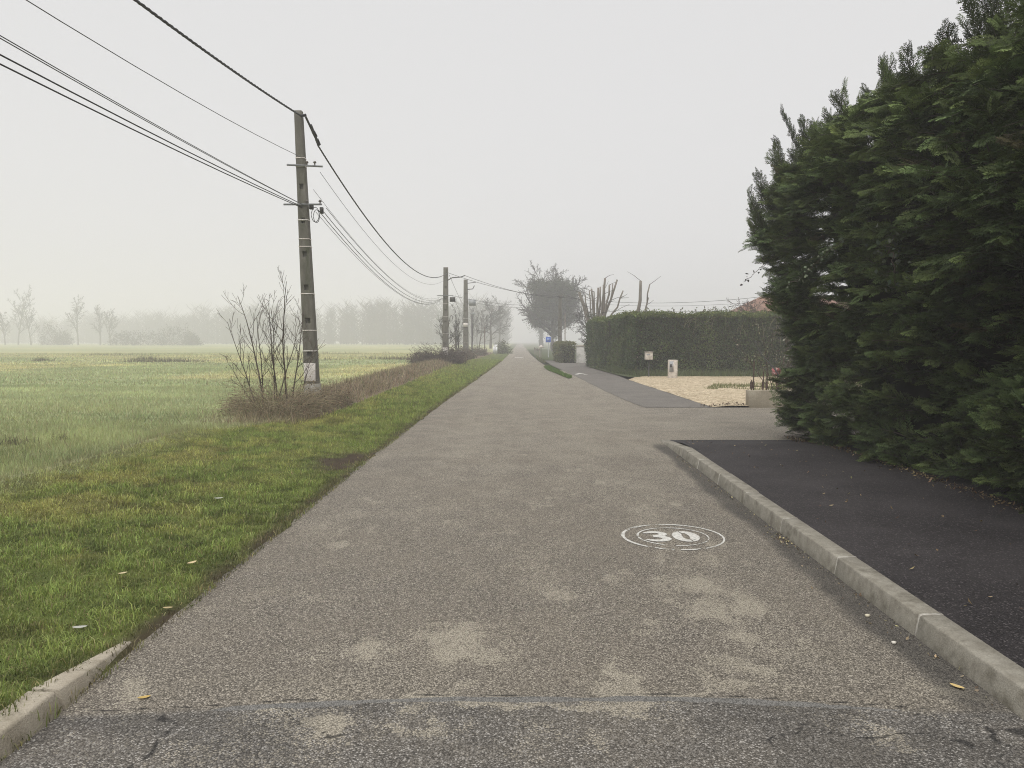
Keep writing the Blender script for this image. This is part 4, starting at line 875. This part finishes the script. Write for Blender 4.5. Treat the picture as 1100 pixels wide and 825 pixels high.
pollard(5.55, 56, 'pollarded tree with a fan of seven cut limbs above the clipped hedge', [(-1.25, 0, 5.1, .16), (-.35, .2, 5.35, .1), (.1, -.2, 5.4, .11), (.62, .1, 6.1, .12), (.9, -.2, 5.6, .1), (1.5, .2, 6.0, .1), (1.9, -.1, 5.2, .08), (.3, .3, 5.5, .09), (-.8, .1, 4.9, .06), (-.15, .3, 5.15, .065), (.45, -.3, 5.6, .07), (1.2, .3, 5.7, .065), (-.55, -.2, 5.2, .06)], 3)
pollard(8.1, 54, 'second pollarded tree with one forked cut limb right of the fan', [(.3, 0, 5.75, .15), (.95, .1, 5.5, .07), (1.2, -.2, 3.5, .06), (.9, .2, 4.6, .05)], 4, ivy=False, r=.17)

def ivy_tree(x, y, h, rad, label, seed, nl, col=(.045, .055, .022), zlow=3., group=None, lsz=.15, kx_=1.):
    rs = np.random.default_rng(seed)
    cfg = dict(n=(7, 6, 5, 4), wob=(.05, .12, .16, .2), up=(.03, .05, .06, .04), tip=.35, rmin=.03, kids=(26, 11, 8), start=(.24, .25, .2), ang=(52, 40, 42), len=(.72, .5, .42), rr=.5)
    t = thing('ivy_clad_tree', label, 'tree', (x, y, 0), group); sk = []
    skeleton((x, y, -.1), (0, 0, 1), h * .78, h * .042, 0, sk, rs, cfg)
    mk('trunk', [seg_mesh(sk, 0, 0, 9)], M['bark'], t); mk('limbs', [seg_mesh(sk, 1, 1, 5), seg_mesh(sk, 2, 9, 3)], M['twig_far'], t)
    # ivy: uneven clumps round the trunk and the inner limbs
    cen = [q[1] for q in sk if q[4] in (1, 2) and q[1][2] > zlow and q[1][2] < h * .84 and np.hypot(q[1][0] - x, q[1][1] - y) < rad * .6] + [q[1] for q in sk if q[4] == 0] * 3
    cen = np.array(cen); k = rs.integers(0, len(cen), nl // 60); P = []
    for i in k:
        s = rs.uniform(.25, .8) * rad * .19; m = 60; P.append(cen[i] + rs.normal(size=(m, 3)) * s * np.array([1, 1, .75]))
    P = np.concatenate(P); P = P[P[:, 2] > .2]; low = (P[:, 2] < zlow) & (np.hypot(P[:, 0] - x, P[:, 1] - y) > h * .09); P = P[~low]
    mk('ivy', [leafquads(P, lsz, jitc(np.tile(col, (len(P), 1)), .4), asp=.8)], M['leaf'], t)
    return t
ivy_tree(5.3, 118, 12.2, 5.2, 'big ivy clad tree with a rounded crown on the right of the far road', 31, 46000, zlow=3.6, lsz=.19)
ivy_tree(7.0, 165, 12.5, 5.5, 'hazier ivy clad tree farther along the road behind the big one', 32, 15000, zlow=3., lsz=.22)
ivy_tree(6.2, 225, 13, 5.6, 'faint tree almost lost in the fog at the right of the road end', 33, 14000, zlow=3., lsz=.3)
bare_tree(7.2, 70, 4.6, 'small leaning bare tree between the ivy clad tree and the cut limbs', 35, r=.11, lean=(-.45, 0), rmin=.014)

# trees on the left roadside
bare_tree(-5.6, 150, 11.8, 'broad bare tree on the left verge facing the big ivy clad tree', 41, cfg=dict(TREE, kids=(12, 8, 7), ang=(52, 45, 45, 45)), r=.28, rmin=.032)
bare_tree(-5.4, 205, 12.5, 'faint bare tree beyond the broad one on the left of the road', 42, cfg=dict(TREE, kids=(12, 8, 6)), rmin=.03)
for q, (x, y, h_, lb) in enumerate(((-5.6, 57, 3.6, 'thin sapling just behind the second pole on the bank'), (-5.2, 64, 3.3, 'bushy low sapling between the second and the box pole'), (-5.9, 74, 4.6, 'taller thin sapling behind the box pole'), (-4.9, 92, 5.6, 'slender bare sapling left of the white round sign'), (-6.2, 100, 6.5, 'tallest slender sapling of the bank row, behind the wooden post'))):
    bare_tree(x, y, h_, lb, 50 + q, cfg=dict(TREE, up=(.1, .12, .1, .05), ang=(32, 32, 35, 30), kids=(6, 4, 3)), r=.04, rmin=.009, name='sapling', group='bare saplings along the bank', zb=.15, stems=3, spread=.25, mats=('bark', 'twig_far'))
def leafy_bush(name, label, x, y, rx, ry, h, n, size, cols, zb=0.):
    t = thing(name, label, 'bush', (x, y, zb)); u = unit(rng.normal(size=(n, 3))); u[:, 2] = np.abs(u[:, 2]); rr = rng.uniform(.55, 1.05, n) * (.5 + .95 * fbm(u[:, 0] * 2 + 5 + x, u[:, 2] * 2 + u[:, 1], 1.8, 301))
    P = np.stack([x + u[:, 0] * rx * rr, y + u[:, 1] * ry * rr, zb + u[:, 2] * h * rr], 1); c = np.array(cols)[rng.integers(0, len(cols), n)]
    mk('leaves', [leafquads(P, size, jitc(c, .4))], M['leaf'], t); st = [((x, y, zb - .05), P[rng.integers(0, n)], .014, .005) for _ in range(40)]; T0 = list(zip(*st)); mk('stems', [segs(T0[0], T0[1], T0[2], T0[3], 4)[:2]], M['twig'], t); return t
leafy_bush('evergreen_bush', 'rounded green bush at the left road edge right of the white sign', -2.05, 95, 1.0, 1.2, 1.6, 1500, .16, [(.07, .085, .03), (.1, .11, .045)])

# ------------------------------------------------------------------ scrub at the poles
def bramble(label, x, y, rx, ry, h, nst, nlf, cols, lcols, seed, zb=0., r=.004, lsz=.04, name='bramble_bush'):
    rs = np.random.default_rng(seed); t = thing(name, label, 'bush', (x, y, zb)); S = []; Cs = []; tips = []; cols = np.array(cols)
    for k in range(nst):
        a = rs.uniform(0, 6.28); q = math.sqrt(rs.random()); p = np.array([x + rx * q * math.cos(a), y + ry * q * math.sin(a), zb - .03]); hh = h * (1 - .75 * q * q) * rs.uniform(.45, 1.15)
        d = np.array([math.cos(a) * .55 + rs.normal() * .5, math.sin(a) * .5 + rs.normal() * .5, 1.4]); d /= np.linalg.norm(d); n = 5; c = cols[rs.integers(len(cols))] * rs.uniform(.7, 1.3)
        for j in range(n):
            q1 = p + d * hh * 1.35 / n; S.append((p, q1, r * (1 - j / n * .6), r * (1 - (j + 1) / n * .6))); Cs.append(c); p = q1; d = d + np.array([rs.normal() * .22 + .1 * math.cos(a), rs.normal() * .22, -.28]); d /= np.linalg.norm(d)
            if j > 0: tips.append(p)
    T0 = list(zip(*S)); mk('stems', [segs(T0[0], T0[1], T0[2], T0[3], 3, np.array(Cs))], M['dead'], t)
    tips = np.array(tips); p = tips[rs.integers(0, len(tips), nlf)] + rs.normal(size=(nlf, 3)) * .05; mk('leaves', [leafquads(p, lsz, jitc(np.array(lcols)[rs.integers(0, len(lcols), nlf)], .4))], M['leaf'], t); return t
BR = [(.32, .27, .175), (.42, .36, .24), (.2, .16, .11), (.26, .21, .135)]
bramble('mound of dry brown brambles and straw at the foot of the nearest pole', -4.85, 15.6, .85, 1.1, .95, 1400, 2000, BR, [(.2, .14, .09), (.28, .21, .13), (.13, .14, .06)], 61, zb=.1, name='dry_bramble_mound')
bramble('dark reddish bramble tangle just right of the nearest pole base', -4.4, 17.3, .5, 1.2, .5, 360, 800, [(.13, .1, .07), (.17, .13, .09)], [(.09, .055, .035), (.07, .075, .03), (.12, .08, .05)], 62, zb=.12)
bramble('dark purple brown bramble mound around the second pole', -5.2, 49.2, 1.5, 2.6, 1.35, 900, 3600, [(.07, .05, .045), (.1, .075, .065)], [(.075, .05, .04), (.055, .05, .035), (.1, .075, .055)], 63, zb=.15, r=.01, lsz=.1)
bramble('straggly brown bramble patch at the foot of the box pole', -5.1, 63, 1.3, 4.5, 1.1, 700, 1800, [(.12, .085, .065), (.16, .12, .09)], [(.11, .075, .05), (.08, .085, .04)], 64, zb=.15, r=.012, lsz=.11)
bramble('far low brown bramble patch under the slender saplings', -5., 82, 1.4, 8, 1.2, 600, 1500, [(.12, .09, .07), (.16, .125, .095)], [(.11, .08, .06), (.09, .09, .05)], 65, zb=.1, r=.015, lsz=.14)

# multi-stemmed bare shrub before the first pole
sh = thing('bare_shrub', 'multi stemmed leafless shrub growing from the brown mound beside the nearest pole', 'shrub', (-4.95, 16, .1)); sk = []; rs = np.random.default_rng(77)
cfg = dict(n=(9, 7, 4), wob=(.045, .07, .1), up=(.02, .09, .08), tip=.25, rmin=.003, kids=(9, 4), start=(.28, .25), ang=(40, 35), len=(.34, .4), rr=.55)
for (x, y, dx, dy, L, r_) in ((-5.2, 15.7, -.12, 0, 2.55, .02), (-5.25, 15.8, .02, .05, 2.0, .016), (-4.78, 15.8, -.01, 0, 2.75, .022), (-4.72, 15.9, .1, .1, 2.2, .018), (-5.0, 15.9, -.03, -.05, 2.3, .018), (-5.25, 15.6, -.38, -.1, 2.0, .015), (-5.05, 15.8, .08, 0, 2.2, .016), (-4.65, 15.8, .4, .1, 1.5, .012), (-5.25, 15.6, -.8, .1, 1.2, .009), (-5.1, 16, .25, .1, 2.0, .015)):
    skeleton((x, y, .08), (dx, dy, 1), L, r_, 0, sk, rs, cfg)
mk('stems', [seg_mesh(sk, 0, 0, 6)], M['twig'], sh); mk('twigs', [seg_mesh(sk, 1, 9, 4)], M['twig'], sh)

# ------------------------------------------------------------------ far field edge
zfar = lambda x, y: float(hz(x, y))
TALL = dict(TREE, kids=(10, 6, 5), ang=(38, 40, 45, 40), up=(.01, .07, .06, .04), start=(.22, .15, .12), len=(.46, .5, .45), wob=(.05, .1, .15, .2))
for q, (px, h_, lb) in enumerate(((3, 13.0, 'leftmost of the bare trees on the far field edge, cut by the frame'), (17, 15.2, 'tallest bare tree of the left clump on the far field edge'), (31, 14.2, 'slim bare tree at the right end of the left clump on the far field edge'), (82, 14.6, 'lone spreading bare tree standing apart on the far field edge'), (106, 11.6, 'smaller bare tree left of the long dark thicket'), (117, 11.4, 'smaller forked bare tree beside the left end of the dark thicket'))):
    y = 265 + 4 * (q % 3); x = (px - 558) / 830. * y
    bare_tree(x, y, h_ * 1.26, lb, 80 + q, cfg=TALL, rmin=.055, r=.27, group='bare trees at the far edge of the field', zb=zfar(x, y) - .1)
for q, (px, w_, hh, lb) in enumerate(((52, 3.6, 6.5, 'grey bush clump between the left clump and the lone bare tree'), (66, 2.2, 4.5, 'small grey bush just left of the lone bare tree'), (132, 4., 4., 'left low end of the dark thicket on the far field edge'), (160, 6.5, 4.4, 'long low dark thicket on the far field edge'), (190, 5.5, 5.2, 'taller rounded right end of the dark thicket on the far field edge'), (206, 2.5, 3.6, 'small bush at the right tip of the dark thicket'))):
    y = 256 - (6 if px > 120 else -8); x = (px - 558) / 830. * y
    leafy_bush('thicket', lb, x, y, w_ * 1.25, 4, hh * 1.25, 1300, .45, [(.045, .04, .032), (.06, .05, .04)], zfar(x, y) - .1)
# foggy wood closing the field: reads as one mass
S = []; rs = np.random.default_rng(99)
line = [(-330, 400), (-250, 430), (-175, 385), (-130, 350), (-84, 325), (-46, 308), (-20, 290), (-9, 330)]; pts = np.array(line, float)
cum = np.concatenate([[0], np.cumsum(np.hypot(*np.diff(pts, axis=0).T))])
for k in range(800):
    s = rs.random() * cum[-1]; x = np.interp(s, cum, pts[:, 0]) + rs.normal() * 4; y = np.interp(s, cum, pts[:, 1]) + abs(rs.normal()) * 14
    if x > -6: x = -6 - rs.random() * 4
    h_ = rs.uniform(8.5, 13) * (.72 + 1.1 * float(fbm(x, y, .035, 401))); z0 = zfar(x, y); S.append(((x, y, z0), (x + rs.normal() * .4, y, z0 + h_ * .8), .22, .08))
    for j in range(52):
        zb_ = z0 + h_ * (.02 + .94 * rs.random() ** 1.25); a = rs.uniform(0, 6.28); l = h_ * .17 * rs.uniform(.4, 1.2); p = np.array([x + rs.normal() * .7, y + rs.normal() * .7, zb_]); q = p + np.array([math.cos(a) * l, math.sin(a) * l, l * rs.uniform(.3, 1.2)]); S.append((p, q, .12, .05))
        if j % 2: S.append((q, q + np.array([math.cos(a + 1) * l * .5, math.sin(a + 1) * l * .5, l * .5]), .06, .04))
T0 = list(zip(*S))
stuff(mk('distant_wood', [segs(T0[0], T0[1], T0[2], T0[3], 3)[:2]], M['twig_far']), 'foggy belt of bare woodland closing the far side of the field', 'woodland')
# trees closing the road in the fog
for q, (x, y, h_, lb) in enumerate(((-6, 240, 13, 'faint bare tree deep in the fog left of the road end'), (7, 230, 13, 'faint bare tree deep in the fog right of the road end'))):
    bare_tree(x, y, h_, lb, 95 + q, cfg=TALL, rmin=.05, r=.22, zb=0)

# ------------------------------------------------------------------ fallen leaves and small stones
def one_leaf(x, y, z, s, c, label, rot=0.):
    n = 9; t = np.linspace(-1, 1, n); wv = (1 - t ** 2) ** .7 * .42; V = []; 
    for tt, w_ in zip(t, wv): V += [(tt, -w_, .12 * tt ** 2 + .1 * w_), (tt, 0, .1 * tt ** 2), (tt, w_, .12 * tt ** 2 + .16 * w_)]
    V = np.array(V) * s; cr, sr = math.cos(rot), math.sin(rot); V = np.stack([V[:, 0] * cr - V[:, 1] * sr + x, V[:, 0] * sr + V[:, 1] * cr + y, V[:, 2] + z], 1)
    F = np.array([(i * 3 + j, i * 3 + j + 1, i * 3 + j + 4, i * 3 + j + 3) for i in range(n - 1) for j in range(2)])
    return tag(mk('fallen_leaf', [(V, F, np.tile(c, (len(V), 1)))], M['litter'], origin=(x, y, z)), label, 'leaf', 'fallen leaves on the grass and road')
gz = lambda x, y: float(hz(x, y)) + .045
one_leaf(-1.68, 3.36, .006, .028, (.5, .36, .12), 'yellow leaf lying on the asphalt just right of the left kerb', .4)
one_leaf(-2.38, 4.08, gz(-2.38, 4.08), .04, (.42, .42, .38), 'grey white leaf on the mown grass above the tapered kerb end', .2)
one_leaf(-2.28, 5.28, gz(-2.28, 5.28), .04, (.62, .5, .3), 'pale tan leaf on the grass near the road edge, larger one of the pair', 1.1)
one_leaf(-2.62, 5.0, gz(-2.62, 5.0), .03, (.6, .5, .32), 'small tan leaf left of the larger tan leaf on the grass', .7)
one_leaf(-2.07, 4.45, .03, .03, (.45, .36, .2), 'brown leaf at the road edge just beyond the tapered kerb end', .1)
one_leaf(-2.92, 7.4, gz(-2.92, 7.4), .045, (.5, .5, .44), 'whitish leaf on the mown grass halfway to the bare soil patch', .3)
one_leaf(2.02, 3.5, .008, .035, (.6, .45, .2), 'yellow leaf in the gutter at the foot of the right kerb', 2.2)
def pebble(x, y, z, s, c, label):
    n, m_ = 8, 5; V = []
    for i in range(m_):
        f = math.pi * (i + .5) / m_
        for j in range(n): a = 2 * math.pi * j / n; rr = 1 + .25 * math.sin(j * 2.1 + i * 1.3); V.append((x + s * rr * math.sin(f) * math.cos(a), y + s * rr * .8 * math.sin(f) * math.sin(a), z + s * .6 * math.cos(f) + s * .5))
    F = [np.array([(i * n + j, (i + 1) * n + j, (i + 1) * n + (j + 1) % n, i * n + (j + 1) % n) for i in range(m_ - 1) for j in range(n)]), np.array([list(range(n))]), np.array([list(range((m_ - 1) * n, m_ * n))[::-1]])]
    return tag(mk('pebble', [(np.array(V), F, np.tile(c, (len(V), 1)))], M['litter'], origin=(x, y, z), smooth=True), label, 'stone', 'loose stones in the gutter')
pebble(2.02, 4.42, 0, .016, (.6, .55, .42), 'pale pebble in the gutter below the first visible kerb joint')
pebble(1.98, 4.02, 0, .014, (.65, .62, .55), 'whitish pebble in the gutter nearer the camera than the other')

# ------------------------------------------------------------------ fog
hzm = bpy.data.materials.new('fog'); hzm.use_nodes = True; nt = hzm.node_tree; nt.nodes.clear()
out = nt.nodes.new('ShaderNodeOutputMaterial'); pv = nt.nodes.new('ShaderNodeVolumePrincipled')
pv.inputs['Color'].default_value = (.986, .979, 1., 1); pv.inputs['Density'].default_value = .0034; pv.inputs['Anisotropy'].default_value = .1
nt.links.new(pv.outputs[0], out.inputs['Volume'])
fog = stuff(mk('haze', [box(-600, 600, -50, 880, -1.4, 25)], hzm), 'pale winter fog hanging over the field and the road', 'fog')

# ------------------------------------------------------------------ light
SUN_EL, SUN_AZ = 66., 200.
W = bpy.data.worlds.new('World'); C.world = W; W.use_nodes = True; nt = W.node_tree; bg = nt.nodes['Background']
sky = nt.nodes.new('ShaderNodeTexSky'); sky.sky_type = 'NISHITA'; sky.sun_disc = False; sky.sun_elevation = R(SUN_EL); sky.sun_rotation = R(SUN_AZ)
sky.air_density = 1.; sky.dust_density = 4.
hs = nd(nt, 'ShaderNodeHueSaturation', Saturation=.12, Color=sky.outputs[0])
cloud = mixc(nt, .8, hs.outputs[0], (7.4, 7.36, 7.42))                  # closed cloud deck over the clear sky
nt.links.new(cloud, bg.inputs['Color']); bg.inputs['Strength'].default_value = .068
L = bpy.data.lights.new('sun', 'SUN'); L.energy = 1.5; L.angle = R(50); L.color = (1, .97, .93)
so = bpy.data.objects.new('sun', L); COL.objects.link(so)
az = R(SUN_AZ); el = R(SUN_EL); sd_ = np.array([math.sin(az) * math.cos(el), math.cos(az) * math.cos(el), math.sin(el)])
from mathutils import Vector
so.rotation_euler = Vector(tuple(-sd_)).to_track_quat('-Z', 'Y').to_euler(); so.location = tuple(sd_ * 60)

# ------------------------------------------------------------------ camera and render settings
cd = bpy.data.cameras.new('camera'); cd.sensor_width = 36; cd.lens = 36 * 830 / 1100.; cd.clip_start = .05; cd.clip_end = 4000
cam = bpy.data.objects.new('camera', cd); COL.objects.link(cam); cam.location = (0, 0, CAM_H)
cam.rotation_euler = (R(90) - math.atan(46.5 / 830), 0, math.atan(8 / 830)); C.camera = cam
C.render.engine = 'CYCLES'; C.cycles.use_adaptive_sampling = False; C.cycles.pixel_filter_type = 'BLACKMAN_HARRIS'; C.cycles.filter_width = 1.05; C.cycles.use_denoising = True; C.cycles.denoising_prefilter = 'NONE'
try: C.cycles.denoiser = 'OPENIMAGEDENOISE'
except Exception: pass
C.cycles.max_bounces = 8; C.cycles.diffuse_bounces = 3; C.cycles.glossy_bounces = 2; C.cycles.transparent_max_bounces = 8; C.cycles.volume_bounces = 5; C.cycles.transmission_bounces = 2
C.cycles.sample_clamp_indirect = 6
C.view_settings.view_transform = 'Standard'; C.view_settings.look = 'None'; C.view_settings.gamma = 1; C.view_settings.exposure = .78; C.view_settings.use_curve_mapping = False
